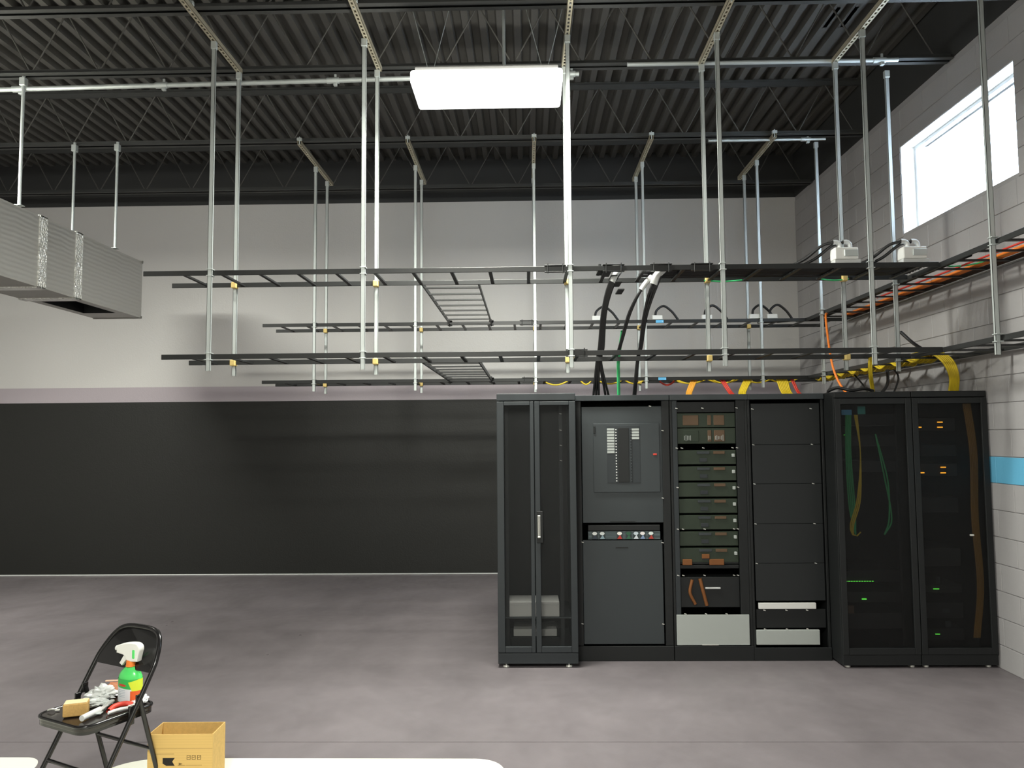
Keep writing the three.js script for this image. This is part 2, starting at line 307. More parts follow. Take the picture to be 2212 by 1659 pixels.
// ------------------------------------------------------------------ high-bay lamps
LAMP_SPOTS.forEach(([x, z], i) => {
  const y = 4.25, w = 1.08, d = 0.46, h = 0.10;
  const t = thing('high_bay_lamp', ['blazing white rectangular lamp hanging above the racks', 'lamp hanging just outside the left edge of the view', 'lamp hanging right above the camera'][i], 'lamp', [x, y, z]);
  obj('housing', rb(w - 0.06, 0.035, d - 0.06, 0, h + 0.017, 0, 0.01), MAT.white, t);
  obj('diffuser', rb(w, h, d, 0, h / 2, 0, 0.022, 3), MAT.diffuser, t);
  for (const s of [-0.42, 0.42]) for (const e of [-0.16, 0.16]) obj('hanger_wire', bar([s, h + 0.03, 0], [s + e, JY - y + 0.2, 0], 0.003, 5), MAT.galv, t);
  obj('stem', bar([0.12, h + 0.03, 0], [0.12, TOP - y + 0.05, 0], 0.012, 8), MAT.galv, t);
  // a wraparound diffuser: one light in front of each glowing face
  const face = (fw, fh, nits, px, py, pz, rx, ry) => { const l = new THREE.RectAreaLight(0xfffff4, nits, fw, fh); l.position.set(x + px, y + py, z + pz); l.rotation.set(rx, ry, 0); scene.add(l); };
  face(w - 0.04, d - 0.04, LAMP_NITS, 0, -0.004, 0, -Math.PI / 2, 0);
  face(w - 0.04, h - 0.02, SIDE_NITS, 0, h / 2, -d / 2 - 0.004, 0, 0); face(w - 0.04, h - 0.02, SIDE_NITS, 0, h / 2, d / 2 + 0.004, 0, Math.PI);
  face(d - 0.04, h - 0.02, SIDE_NITS, -w / 2 - 0.004, h / 2, 0, 0, Math.PI / 2); face(d - 0.04, h - 0.02, SIDE_NITS, w / 2 + 0.004, h / 2, 0, 0, -Math.PI / 2);
});
// ------------------------------------------------------------------ air duct
{
  const foil = M(lin(0.9, 0.9, 0.86), 0.3, 0.55, { bumpMap: grain(128, 0.5, (u, v) => { const n = clamp01(0.5 + 0.6 * tn(u, v, 4) + 0.4 * tn(u, v, 10, 3)); return [n, n, n]; }), bumpScale: 0.03 });
  const ribs = grain(128, 0.9, (u, v) => { const n = clamp01(0.5 + 0.35 * Math.sin(v * 2 * Math.PI * 22 + 2.2 * tn(u, v, 1.2)) + 0.3 * tn(u, v, 4)); return [n, n, n]; });
  const skin = M(lin(0.46, 0.45, 0.42), 0.42, 0.55, { bumpMap: ribs, bumpScale: 0.0025 });
  const DX0 = -4.72, DX1 = -4.2, DY0 = 3.07, DY1 = 3.69, DZ = -8.14, DF = -2.6;
  const t = thing('air_duct', 'silver insulated rectangular air duct hanging at left with two shiny seam bands', 'duct', [(DX0 + DX1) / 2, DY0, DZ]);
  const w = DX1 - DX0, h = DY1 - DY0, L = DF - DZ;
  // body with an outlet opening in its underside
  const o0 = 0.35, o1 = 1.05, ow = w / 2 - 0.09;
  const body = [span(-w / 2, -w / 2 + 0.03, 0, h, 0, L), span(w / 2 - 0.03, w / 2, 0, h, 0, L), span(-w / 2 + 0.03, w / 2 - 0.03, h - 0.03, h, 0, L), span(-w / 2 + 0.03, w / 2 - 0.03, 0.03, h - 0.03, 0, 0.03),
    span(-w / 2 + 0.03, w / 2 - 0.03, 0, 0.03, 0, o0), span(-w / 2 + 0.03, w / 2 - 0.03, 0, 0.03, o1, L), span(-w / 2 + 0.03, -ow, 0, 0.03, o0, o1), span(ow, w / 2 - 0.03, 0, 0.03, o0, o1)];
  obj('duct_body', metric(flat(body)), skin, t);
  obj('outlet', [span(-ow, -ow + 0.006, 0.0, 0.25, o0, o1), span(ow - 0.006, ow, 0.0, 0.25, o0, o1), span(-ow, ow, 0.0, 0.25, o0, o0 + 0.006), span(-ow, ow, 0.0, 0.25, o1 - 0.006, o1), span(-ow, ow, 0.25, 0.256, o0, o1)], MAT.rackdark, t, 'dark outlet opening');
  for (const z of [1.18, 1.71]) {                           // crumpled foil tape round the joints
    const b = 0.011, q = [[-w / 2 - b, w / 2 + b, -b, 0.012], [-w / 2 - b, w / 2 + b, h - 0.012, h + b], [-w / 2 - b, -w / 2 + 0.012, -b, h + b], [w / 2 - 0.012, w / 2 + b, -b, h + b]];
    obj('seam_band', metric(flat(q.map(([x0, x1, y0, y1]) => rspan(x0, x1, y0, y1, z - 0.055, z + 0.055, 0.008)))), foil, t, 'crumpled shiny foil band');
  }
  each('end_flange', [rspan(-w / 2 - 0.008, w / 2 + 0.008, -0.008, 0.02, -0.006, 0.016), rspan(-w / 2 - 0.008, w / 2 + 0.008, h - 0.02, h + 0.01, -0.006, 0.016)], skin, t);
  for (const [x, z, y, lb] of [[DX1 - 0.012, -6.13, 0, 'nearest hanger rod on the right side of the air duct'], [DX0 + 0.06, -7.6, 0, 'left hanger rod over the far half of the air duct'], [DX1 - 0.012, -7.6, 0, 'right hanger rod near the end of the air duct']]) {
    const r = thing('hanger_rod', `galvanised ${lb}`, 'rod', [x, DY1 + 0.012, z]);
    obj('rod', bar([0, 0, 0], [0, JY - DY1, 0], 0.014, 10), MAT.galv, r); obj('beam_clamp', rb(0.05, 0.07, 0.05, 0, JY - DY1 - 0.06, 0, 0.006), MAT.galv, r); obj('foot_plate', rb(0.06, 0.006, 0.06, 0, 0.003, 0, 0.002), MAT.galv, r);
  }
}
// ------------------------------------------------------------------ racks
const RT = 2.075;                                           // rack height
function shell(t, w, h, d, m, y0 = 0, back = true) {        // side panels, roof, floor and rear of a cabinet; front at z = 0
  obj('side_panel', rspan(0, 0.02, y0, h, -d, 0), m, t); obj('side_panel', rspan(w - 0.02, w, y0, h, -d, 0), m, t);
  obj('roof_panel', rspan(0.02, w - 0.02, h - 0.03, h, -d, 0), m, t); obj('floor_panel', rspan(0.02, w - 0.02, y0, y0 + 0.03, -d, 0), m, t);
  if (back) obj('rear_panel', span(0.02, w - 0.02, y0 + 0.03, h - 0.03, -d, -d + 0.01), MAT.rackdark, t);
}
const latchShape = rb(0.019, 0.007, 0.008, 0, 0, 0.004, 0.003).rotateZ(-0.25);
const latch = (t, x, y, z = 0.002, name = 'latch') => { const o = obj(name, latchShape.clone(), MAT.screw, t); o.position.set(x, y, z); return o; };
{ // left cabinet with two tall mesh doors, standing forward of the row
  const t = thing('server_cabinet', 'charcoal cabinet with two narrow mesh doors, leftmost of the row', 'server rack', [-0.235, 0, -5.91]);
  const w = 0.61, h = 2.085, y0 = 0.03;
  shell(t, w, h, 0.95, MAT.rack, y0);
  obj('header', rspan(0, w, h - 0.055, h, 0, 0.025), MAT.rack, t); obj('plinth', rspan(0, w, y0, 0.11, 0, 0.02), MAT.rack, t);
  for (const [a, b, edge] of [[0.0, 0.287, 0.055], [0.292, w, 0.045]]) {
    const d = new THREE.Group(); d.name = 'door'; t.add(d);
    const y1 = h - 0.062, ya = 0.115, l = a === 0 ? edge : 0.04, r = a === 0 ? 0.03 : 0.05;
    obj('door_frame', [rspan(a, a + l, ya, y1, 0, 0.028), rspan(b - r, b, ya, y1, 0, 0.028), rspan(a + l, b - r, ya, ya + 0.045, 0, 0.028), rspan(a + l, b - r, y1 - 0.03, y1, 0, 0.028)], MAT.rack, d);
    obj('mesh_panel', span(a + l, b - r, ya + 0.045, y1 - 0.03, 0.012, 0.014), MAT.mesh, d, 'dark see-through mesh');
    if (a) { obj('handle_plate', rb(0.05, 0.24, 0.012, a + 0.035, 1.06, 0.034, 0.005), MAT.rackdark, d); obj('handle', [rb(0.022, 0.012, 0.02, a + 0.028, 0.985, 0.046, 0.004), rb(0.022, 0.008, 0.014, a + 0.028, 1.145, 0.042, 0.003), bar([a + 0.022, 0.985, 0.048], [a + 0.022, 1.145, 0.044], 0.004), bar([a + 0.034, 0.985, 0.048], [a + 0.034, 1.145, 0.044], 0.004)], MAT.screw, d); }
  }
  for (const x of [0.06, w - 0.07]) obj('levelling_foot', [new THREE.CylinderGeometry(0.022, 0.026, 0.012, 16).translate(x, 0.006, -0.03), bar([x, 0.01, -0.03], [x, 0.04, -0.03], 0.008)], MAT.screw, t);
  for (const x of [0.06, w - 0.07]) obj('levelling_foot', [new THREE.CylinderGeometry(0.022, 0.026, 0.012, 16).translate(x, 0.006, -0.88), bar([x, 0.01, -0.88], [x, 0.04, -0.88], 0.008)], MAT.screw, t);
  each('mounting_rail', [rspan(0.055, 0.085, 0.08, 2.0, -0.14, -0.12), rspan(w - 0.125, w - 0.095, 0.08, 2.0, -0.14, -0.12)], MAT.rack, t);
  obj('shelf', rspan(0.04, w - 0.04, 0.338, 0.346, -0.7, -0.1), MAT.rack, t);
  for (const y of [1.93, 1.80, 1.68, 1.56]) latch(t, w - 0.11, y, -0.118, 'cage_nut');
  const c1 = thing('carton', 'pale carton on the shelf inside the mesh-door cabinet', 'carton', [0.04, 0.347, -6.16]);
  obj('box', rb(0.40, 0.115, 0.25, 0, 0.0575, 0, 0.004), MAT.white, c1); obj('lid_seam', rb(0.402, 0.003, 0.252, 0, 0.095, 0, 0.001), MAT.lightgrey, c1);
  const c2 = thing('carton', 'flat pale carton low inside the mesh-door cabinet, under the shelf', 'carton', [0.05, 0.061, -6.20]);
  obj('box', [rb(0.34, 0.055, 0.25, 0, 0.155, 0, 0.004)], MAT.white, c2); obj('tray', rb(0.38, 0.125, 0.30, 0, 0.0625, 0, 0.004), MAT.rackdark, c2);
}
{ // power distribution cabinet
  const X = 0.385, w = 0.745, Z = -6.07, t = thing('power_cabinet', 'wide charcoal power cabinet with a breaker panel, second from left', 'power cabinet', [X, 0, Z]);
  const u = (x) => x - X;
  shell(t, w, RT, 0.9, MAT.rack);
  obj('header', rspan(0, w, RT - 0.045, RT, 0, 0.02), MAT.panel, t); obj('plinth', rspan(0, w, 0, 0.115, 0, 0.012), MAT.rackdark, t);
  each('corner_post', [rspan(0.0, 0.045, 0.115, RT - 0.045, -0.03, 0.004), rspan(w - 0.06, w, 0.115, RT - 0.045, -0.03, 0.004)], MAT.rackdark, t);
  obj('upper_panel', [rspan(u(0.435), u(1.073), 1.065, 1.985, -0.03, -0.006, 0.005)], MAT.panel, t);
  const d = obj('breaker_door', [rspan(u(0.525), u(1.05), 1.306, 1.85, -0.006, 0.006, 0.004)], MAT.panel, t);
  obj('hinge', rb(0.014, 0.06, 0.01, u(0.535), 1.80, 0.009, 0.003), MAT.rackdark, d);
  obj('breaker_recess', rb(0.262, 0.45, 0.003, u(0.764), 1.605, 0.007, 0.001), MAT.rack, d);
  const strip = rb(0.058, 0.017, 0.003, 0, 0, 0, 0.001);
  for (let k = 0; k < 9; k++) { const o = obj('circuit_label', strip.clone(), MAT.blank, d); o.position.set(u(0.664), 1.802 - k * 0.0225, 0.0095); }
  for (let k = 0; k < 4; k++) { const o = obj('circuit_label', strip.clone(), MAT.blank, d); o.position.set(u(0.860), 1.80 - k * 0.0225, 0.0095); }
  const sw = rb(0.010, 0.009, 0.008, 0, 0, 0, 0.002);
  for (let k = 0; k < 19; k++) for (const x of [0.706, 0.824]) { const o = obj('breaker_switch', sw.clone(), x < 0.8 ? MAT.lightgrey : MAT.panel, d); o.position.set(u(x), 1.80 - k * 0.0225, 0.011); }
  each('breaker_column', [rb(0.085, 0.43, 0.006, u(0.764), 1.6, 0.009, 0.002)], MAT.rackdark, d);
  obj('door_lock', rb(0.03, 0.014, 0.008, u(1.012), 1.602, 0.008, 0.003), MAT.red, d, 'red lock tab'); 
  obj('lower_panel', rspan(u(0.432), u(1.06), 0.125, 0.93, -0.03, -0.006, 0.005), MAT.panel, t);
  obj('vent_slot', rb(0.20, 0.006, 0.004, u(0.75), 1.075, -0.005, 0.001), MAT.rackdark, t);
  obj('label_slot', rb(0.10, 0.006, 0.004, u(0.74), 0.872, -0.005, 0.001), MAT.rackdark, t);
  obj('meter_strip', rspan(u(0.475), u(1.042), 1.003, 1.048, -0.028, -0.004), MAT.rackdark, t);
  // printed strip of pictograms
  const cv = document.createElement('canvas'); cv.width = 768; cv.height = 80; const g = cv.getContext('2d');
  g.fillStyle = '#2c3639'; g.fillRect(0, 0, 768, 80); g.fillStyle = '#76878a'; for (let y = 6; y < 80; y += 14) g.fillRect(0, y, 768, 4);
  for (const [x, c1, c2] of [[70, '#e6e8e6', '#303a48'], [150, '#dfe4e2', '#8fa6b0'], [335, '#f0efe9', '#b5352c'], [430, '#2e5c42', '#2f6247'], [510, '#c9d4dc', '#d5dde2'], [580, '#efe9e9', '#7e93b4'], [670, '#dfe9e6', '#b03a30']]) {
    g.fillStyle = '#2a3336'; g.fillRect(x - 30, 0, 64, 80);
    g.fillStyle = c1; g.beginPath(); g.ellipse(x, 22, 26, 17, 0, 0, 7); g.fill(); g.fillStyle = c2; g.beginPath(); g.moveTo(x - 26, 78); g.lineTo(x + 6, 36); g.lineTo(x + 28, 78); g.fill();
  }
  const ct = new THREE.CanvasTexture(cv); ct.colorSpace = THREE.SRGBColorSpace;
  const pg = new THREE.PlaneGeometry(0.567, 0.06).translate(u(0.7585), 0.969, -0.0035);
  obj('instruction_strip', pg, M(0xffffff, 0.5, 0, { map: ct }), t, 'printed strip of small coloured pictograms');
  obj('strip_backing', rspan(u(0.475), u(1.042), 0.938, 1.0, -0.03, -0.004, 0.001), MAT.panel, t);
  for (const [x, y] of [[1.075, 1.79], [1.067, 1.258], [0.43, 0.917], [1.058, 0.91], [0.42, 0.286], [1.05, 0.281], [0.98, 1.985]]) latch(t, u(x), y, 0.003);
}
{ // open equipment rack
  const X = 1.135, w = 0.615, Z = -6.07, t = thing('equipment_rack', 'open rack full of dim green electronics, third from left', 'server rack', [X, 0, Z]);
  const u = (x) => x - X;
  shell(t, w, RT, 0.9, MAT.rackdark);
  obj('header', rspan(0, w, RT - 0.045, RT, 0, 0.02), MAT.panel, t); obj('plinth', rspan(0, w, 0, 0.112, 0, 0.012), MAT.rackdark, t);
  obj('mounting_rail', rspan(0.02, 0.06, 0.112, RT - 0.045, -0.03, -0.002), MAT.rack, t); obj('mounting_rail', rspan(w - 0.09, w - 0.02, 0.112, RT - 0.045, -0.03, -0.002), MAT.rackdark, t);
  const x0 = 0.062, x1 = w - 0.092;
  const unit = (y0, y1, m) => obj('chassis', rspan(x0, x1, y0 + 0.003, y1 - 0.003, -0.5, -0.02), m, t, m === MAT.brown ? 'brown module' : undefined);
  unit(1.93, 2.02, MAT.rackdark);
  const unitStrip = (c, y0, y1, withTicks) => {
    obj('module', rspan(x0 + 0.045, x0 + 0.17, y0, y1, -0.03, -0.016), withTicks ? MAT.board : MAT.brown, c); obj('module', rspan(x0 + 0.24, x0 + 0.27, y0, y1, -0.03, -0.016), MAT.brown, c); obj('module', rspan(x0 + 0.29, x0 + 0.375, y0, y1, -0.03, -0.016), MAT.brown, c);
    if (withTicks) for (const [a, n] of [[0.055, 5], [0.245, 2], [0.30, 6]]) for (let k = 0; k < n; k++) obj('wire_marker', rb(0.004, R(0.02, 0.05), 0.004, x0 + a + k * 0.012, y0 + 0.03, -0.013, 0.001), MAT.blank, c);
  };
  unitStrip(unit(1.81, 1.93, MAT.board), 1.83, 1.91, false);
  unitStrip(unit(1.68, 1.81, MAT.board), 1.70, 1.79, true);
  for (let k = 0; k < 7; k++) {
    const y1 = 1.635 - k * 0.128, c = unit(y1 - 0.118, y1, MAT.board);
    obj('module', rb(0.10, 0.02, 0.008, x0 + 0.20, y1 - 0.022, -0.016, 0.002), MAT.panel, c); obj('module', rb(0.09, 0.022, 0.008, x0 + 0.325, y1 - 0.022, -0.016, 0.002), MAT.brown, c);
    obj('connector', rb(0.022, 0.026, 0.02, x1 - 0.025, y1 - 0.045, -0.012, 0.004), MAT.blank, c); obj('card', rb(0.06, 0.03, 0.006, x0 + 0.2, y1 - 0.08, -0.017, 0.002), MAT.rack, c);
  }
  unit(0.70, 0.735, MAT.rackdark);
  const bus = unit(0.40, 0.64, MAT.rackdark);
  each('cable_loop', [pipe([[x0 + 0.09, 0.62, -0.012], [x0 + 0.07, 0.52, -0.008], [x0 + 0.11, 0.43, -0.01]], 0.012), pipe([[x0 + 0.15, 0.63, -0.012], [x0 + 0.17, 0.54, -0.008], [x0 + 0.2, 0.42, -0.01]], 0.014)], MAT.orangebrown, bus, 'dull orange cables');
  obj('module', rb(0.12, 0.012, 0.01, x0 + 0.25, 0.553, -0.014, 0.002), MAT.lightgrey, bus);
  const ob = unit(0.735, 0.755, MAT.rackdark);
  each('orange_module', [rb(0.075, 0.045, 0.012, x0 + 0.055, 0.755, -0.012, 0.004), rb(0.115, 0.045, 0.012, x0 + 0.285, 0.755, -0.012, 0.004), rb(0.06, 0.035, 0.012, x0 + 0.2, 0.80, -0.012, 0.004)], MAT.orangebrown, ob, 'dull orange module');
  obj('blank_panel', rspan(0.02, w - 0.03, 0.118, 0.352, -0.004, 0.008), MAT.blank, t, 'pale grey blank panel');
  obj('vent_slot', rb(0.13, 0.008, 0.006, w / 2 - 0.03, 0.122, 0.008, 0.002), MAT.screw, t);
  for (const x of [0.09, 0.25, 0.41]) latch(t, x, 0.358, 0.002);
  for (const [y, xs] of [[1.965, [0.055, 0.26, w - 0.085]], [1.65, [0.05, 0.09, 0.26, w - 0.125, w - 0.09]], [1.34, [0.05, w - 0.09]], [1.014, [0.045, 0.085, 0.255, w - 0.13, w - 0.1]], [0.655, [0.04, 0.08, 0.245, w - 0.14, w - 0.11]]]) for (const x of xs) latch(t, x, y, 0.003, 'screw');
}
{ // blanked rack
  const X = 1.75, w = 0.6, Z = -6.07, t = thing('blanked_rack', 'black rack closed by plain blank panels with two white strips, fourth from left', 'server rack', [X, 0, Z]);
  const u = (x) => x - X;
  shell(t, w, RT, 0.9, MAT.rackdark);
  obj('header', rspan(0, w, RT - 0.045, RT, 0, 0.02), MAT.panel, t); obj('plinth', rspan(0, w, 0, 0.10, 0, 0.012), MAT.rackdark, t);
  const ys = [2.0, 1.672, 1.364, 1.052, 0.745, 0.455];
  for (let k = 0; k < 5; k++) obj('blank_panel', rspan(0.03, w - 0.03, ys[k + 1] + 0.0003, ys[k] - 0.0003, -0.02, -0.004), MAT.blank_black, t);
  for (const y of [1.955, 1.672, 1.364, 1.052, 0.745]) for (const x of [0.04, w - 0.1]) latch(t, x, y, 0.0, 'screw');
  obj('white_panel', rspan(u(1.797), u(2.242), 0.393, 0.44, -0.02, 0.004), MAT.white, t, 'narrow white panel'); obj('blank_panel', rspan(0.03, w - 0.03, 0.245, 0.388, -0.03, -0.012), MAT.rackdark, t);
  obj('white_panel', rspan(u(1.772), u(2.262), 0.12, 0.233, -0.02, 0.008), MAT.blank, t, 'pale grey panel');
  for (const x of [1.84, 2.01, 2.17]) { latch(t, u(x), 0.384, 0.0); latch(t, u(x), 0.24, 0.0); }
}
function doorRack(X, w, Z, label) {
  const t = thing('server_cabinet', label, 'server rack', [X, 0, Z]);
  shell(t, w, RT, 0.95, MAT.rackdark, 0.02);
  obj('header', rspan(0, w, RT - 0.045, RT, 0, 0.025), MAT.rackdark, t); obj('plinth', rspan(0, w, 0.02, 0.10, 0, 0.02), MAT.rackdark, t);
  const d = new THREE.Group(); d.name = 'door'; t.add(d);
  obj('door_frame', [rspan(0, 0.045, 0.1, RT - 0.05, 0.002, 0.03), rspan(w - 0.045, w, 0.1, RT - 0.05, 0.002, 0.03), rspan(0.045, w - 0.045, 0.1, 0.15, 0.002, 0.03), rspan(0.045, w - 0.045, RT - 0.095, RT - 0.05, 0.002, 0.03)], MAT.rackdark, d);
  obj('door_pane', span(0.045, w - 0.045, 0.15, RT - 0.095, 0.012, 0.016), MAT.smoke, d, 'dark see-through door panel');
  for (const [x, z] of [[0.05, -0.03], [w - 0.05, -0.03], [0.05, -0.88], [w - 0.05, -0.88]]) obj('levelling_foot', new THREE.CylinderGeometry(0.018, 0.022, 0.022, 12).translate(x, 0.011, z), MAT.screw, t);
  each('mounting_rail', [rspan(0.05, 0.07, 0.06, 2.02, -0.14, -0.11), rspan(w - 0.07, w - 0.05, 0.06, 2.02, -0.14, -0.11)], MAT.rackdark, t);
  return t;
}
const led = (t, x, y, m, w = 0.02, h = 0.006, name = 'indicator_light') => obj(name, rb(w, h, 0.006, x, y, -0.09, 0.002), m, t, m === MAT.ledamber ? 'glowing amber light' : 'glowing green light');
{
  const X = 2.355, Z = -5.885, w = 0.58, t = doorRack(X, w, Z, 'black glazed cabinet with green and yellow cable loops inside, second from the right wall');
  const u = (x) => x - X - 0.01;
  for (const [y, h] of [[1.86, 0.09], [1.70, 0.09], [1.5, 0.09], [0.66, 0.09], [0.5, 0.08], [0.32, 0.12]]) obj('equipment', rb(w - 0.14, h, 0.5, w / 2, y, -0.35, 0.004), MAT.rackdark, t);
  each('green_cable', [0, 1, 2, 3].map((k) => pipe([[0.13 + k * 0.012, 1.93, -0.08], [0.11 + k * 0.012, 1.6, -0.06], [0.12 + k * 0.014, 1.2, -0.06], [0.16, 0.98, -0.06]], 0.006)), MAT.green, t, 'green cables');
  each('yellow_fibre', [0, 1, 2].map((k) => pipe([[0.19 + k * 0.01, 1.9, -0.07], [0.22, 1.6, -0.06], [0.18 + k * 0.012, 1.25, -0.055], [0.12 + k * 0.012, 1.05, -0.055], [0.15, 0.965, -0.055], [0.2, 1.0, -0.06]], 0.005)), MAT.yellow, t, 'yellow fibre loop');
  each('green_cable', [0, 1].map((k) => pipe([[0.35, 1.75, -0.08], [0.4 + k * 0.02, 1.4, -0.06], [0.44 - k * 0.02, 1.1, -0.06], [0.38, 0.98, -0.06]], 0.006)), MAT.green, t);
  each('paper_tag', [rb(0.08, 0.04, 0.002, 0.13, 1.92, -0.07, 0.001)], MAT.bluetag, t, 'blue tag'); each('paper_tag', [rb(0.06, 0.06, 0.002, 0.245, 1.935, -0.07, 0.001)], MAT.teal, t, 'teal tag');
  for (let k = 0; k < 12; k++) led(t, u(2.435) + k * 0.02, 0.622, MAT.ledgreen, 0.014, 0.005);
  led(t, u(2.585), 0.487, MAT.ledgreen, 0.036, 0.010); led(t, u(2.50), 1.745, MAT.ledgreen, 0.05, 0.004);
  obj('paper_tag', rb(0.045, 0.06, 0.002, u(2.48), 0.41, -0.085, 0.001), MAT.brown, t, 'small pale card');
}
{
  const X = 2.94, Z = -5.885, w = 0.565, t = doorRack(X, w, Z, 'black glazed cabinet with amber lights inside, against the right wall');
  const u = (x) => x - X - 0.012;
  for (const [y, h] of [[1.82, 0.10], [1.62, 0.09], [1.47, 0.10], [1.2, 0.12], [0.8, 0.14], [0.56, 0.06], [0.4, 0.12], [0.22, 0.09]]) obj('equipment', rb(0.30, h, 0.5, 0.24, y, -0.35, 0.004), MAT.rackdark, t);
  for (const [x, y] of [[3.058, 1.8], [3.222, 1.838], [3.221, 1.799], [3.065, 1.448], [3.232, 1.489], [3.23, 1.446]]) led(t, u(x), y, MAT.ledamber, 0.042, 0.009);
  led(t, u(3.137), 0.562, MAT.ledgreen, 0.045, 0.006); led(t, u(3.133), 0.222, MAT.ledgreen, 0.036, 0.005);
  each('orange_fibre', [0, 1, 2, 3, 4].map((k) => pipe([[w - 0.12 + k * 0.012, 1.98, -0.07], [w - 0.09 + k * 0.012, 1.6, -0.06], [w - 0.1 + k * 0.011, 1.1, -0.06], [w - 0.08 + k * 0.01, 0.6, -0.06], [w - 0.12 + k * 0.01, 0.2, -0.07]], 0.007)), M(lin(0.42, 0.22, 0.03), 0.5), t, 'bundle of orange fibre cables');
  each('paper_tag', [rb(0.03, 0.05, 0.002, 0.2, 0.63, -0.085, 0.001).rotateZ(0), rb(0.05, 0.03, 0.002, 0.25, 0.40, -0.085, 0.001), rb(0.04, 0.045, 0.002, 0.26, 0.30, -0.085, 0.001)], MAT.panel, t);
  const d = t.getObjectByName('door'); obj('handle', rb(0.03, 0.014, 0.014, u(3.355), 0.985, 0.036, 0.004), MAT.screw, d);
}
// ------------------------------------------------------------------ cables on the ladders
{
  const top = RT + 0.002;
  // power cables lying in the upper front ladder
  const run = thing('cable_run', 'thick black power cables lying along the right half of the upper front ladder', 'cables', [0, UY, 0]);
  for (let k = 0; k < 9; k++) {
    const z = -5.62 - k * 0.042, y = 0.012, x0 = 0.85 + R(0, 0.25), p = [];
    for (let s = 0; s <= 8; s++) p.push([x0 + (2.98 - x0) * s / 8, y + R(0, 0.006), z + R(-0.008, 0.008)]);
    obj('cable', pipe(p, 0.013, 60, 8), MAT.cable, run);
  }
  for (const [a, b] of [[1.42, 1.72], [2.34, 2.56]]) obj('green_wire', pipe([[a, -0.012, -6.0], [(a + b) / 2, -0.022, -6.0], [b, -0.012, -6.0]], 0.006, 20), MAT.green, run, 'green wire');
  const drop = (name, label, cat, paths, r, m, extra) => { const t = thing(name, label, cat); paths.forEach((p) => obj('cable', pipe(p, r, 40, 8), m, t)); if (extra) extra(t); return t; };
  const sleeve = (t, pts, r) => obj('tape_sleeve', pipe(pts, r, 12, 10), MAT.lightgrey, t, 'pale grey tape wrap');
  const b1 = []; for (let k = 0; k < 5; k++) { const e = k < 3 ? 0.545 + k * 0.022 : 0.645 + (k - 3) * 0.025, o = k * 0.009 - 0.018; b1.push([[0.98, UY + 0.03, -5.75], [0.78, UY + 0.035, -5.72 + o], [0.665 + o, UY - 0.06, -5.70 + o * 0.5], [0.605 + o * 0.8, 2.72, -5.82], [0.592 + o, 2.45, -5.98], [0.58 + o, 2.34, -6.07], [e, top, -6.22]]); }
  drop('cable_drop', 'thickest black cable bundle arching from the upper ladder down into the power cabinet', 'cables', b1, 0.0095, MAT.cable, (t) => sleeve(t, [[0.735, UY + 0.022, -5.70], [0.69, UY - 0.012, -5.69], [0.655, UY - 0.075, -5.70]], 0.026));
  const b2 = [0, 1].map((k) => [[1.25, UY + 0.03, -5.72 - k * 0.03], [1.02, UY + 0.01, -5.72], [0.90, UY - 0.1, -5.7 - k * 0.02], [0.79 + k * 0.012, 2.70, -5.76], [0.735 + k * 0.01, 2.48, -5.9], [0.715 + k * 0.006, LY, -6.06]]);
  drop('cable_drop', 'thin black cables curving down from the upper ladder, middle of the three drops', 'cables', b2, 0.009, MAT.cable, (t) => { sleeve(t, [[0.955, UY - 0.035, -5.71], [0.905, UY - 0.09, -5.70], [0.87, UY - 0.14, -5.70]], 0.02); obj('green_wire', pipe([[0.745, 2.56, -5.86], [0.735, LY, -6.045], [0.742, 2.25, -6.13], [0.75, top, -6.2]], 0.013, 24), MAT.green, t, 'green earth wire'); });
  const b3 = [0, 1, 2].map((k) => [[1.3, UY + 0.03, -5.66 - k * 0.03], [1.06, UY + 0.02, -5.66], [0.955 + k * 0.02, UY - 0.1, -5.68], [0.905 + k * 0.012, 2.68, -5.8], [0.895 + k * 0.008, 2.45, -5.98], [0.885 + k * 0.006, LY, -6.065], [0.872 + k * 0.008, top, -6.22]]);
  drop('cable_drop', 'black cable bundle dropping from the upper ladder, right of the three drops', 'cables', b3, 0.009, MAT.cable, (t) => sleeve(t, [[1.04, UY + 0.015, -5.66], [0.985, UY - 0.04, -5.67], [0.962, UY - 0.1, -5.68]], 0.03));
  // yellow fibre on the lower rear ladder
  const sag = (x0, x1, y, z) => [[x0, y, z], [(x0 * 3 + x1) / 4, y - 0.03, z], [(x0 + x1) / 2, y - 0.042, z], [(x0 + x1 * 3) / 4, y - 0.03, z], [x1, y, z]];
  const fy = thing('fibre_run', 'yellow fibre cables sagging between the rungs of the lower rear ladder', 'cables', [0, LY - 0.004, 0]);
  for (const [a, b] of [[0.19, 0.46], [0.6, 0.72], [0.78, 1.06], [1.08, 1.3], [1.62, 1.98], [1.68, 1.98], [2.0, 2.34], [2.04, 2.3], [2.38, 2.7], [2.7, 3.0]]) obj('fibre', pipe(sag(a, b, 0.0, -8.33 - R(0, 0.15)), 0.009, 24, 6), MAT.yellow, fy);
  obj('red_fibre', pipe(sag(1.46, 1.62, -0.02, -8.34), 0.01, 16), MAT.red, fy);
  const ribbon = (label, x0, x1, n, m, z0 = -8.32) => { const t = thing('fibre_drop', label, 'cables'); for (let k = 0; k < n; k++) { const o = (k - (n - 1) / 2) * 0.017; obj('fibre', pipe([[x0 + o, LY - 0.01, z0], [x0 + (x1 - x0) * 0.3 + o, LY - 0.06, z0 + 0.03], [x1 + o * 0.9, 2.17, z0 + 0.15], [x1 - 0.02 + o * 0.8, 2.1, -7.6], [x1 - 0.02 + o * 0.8, top + 0.003, -6.9]], 0.011, 24, 6), m, t); } };
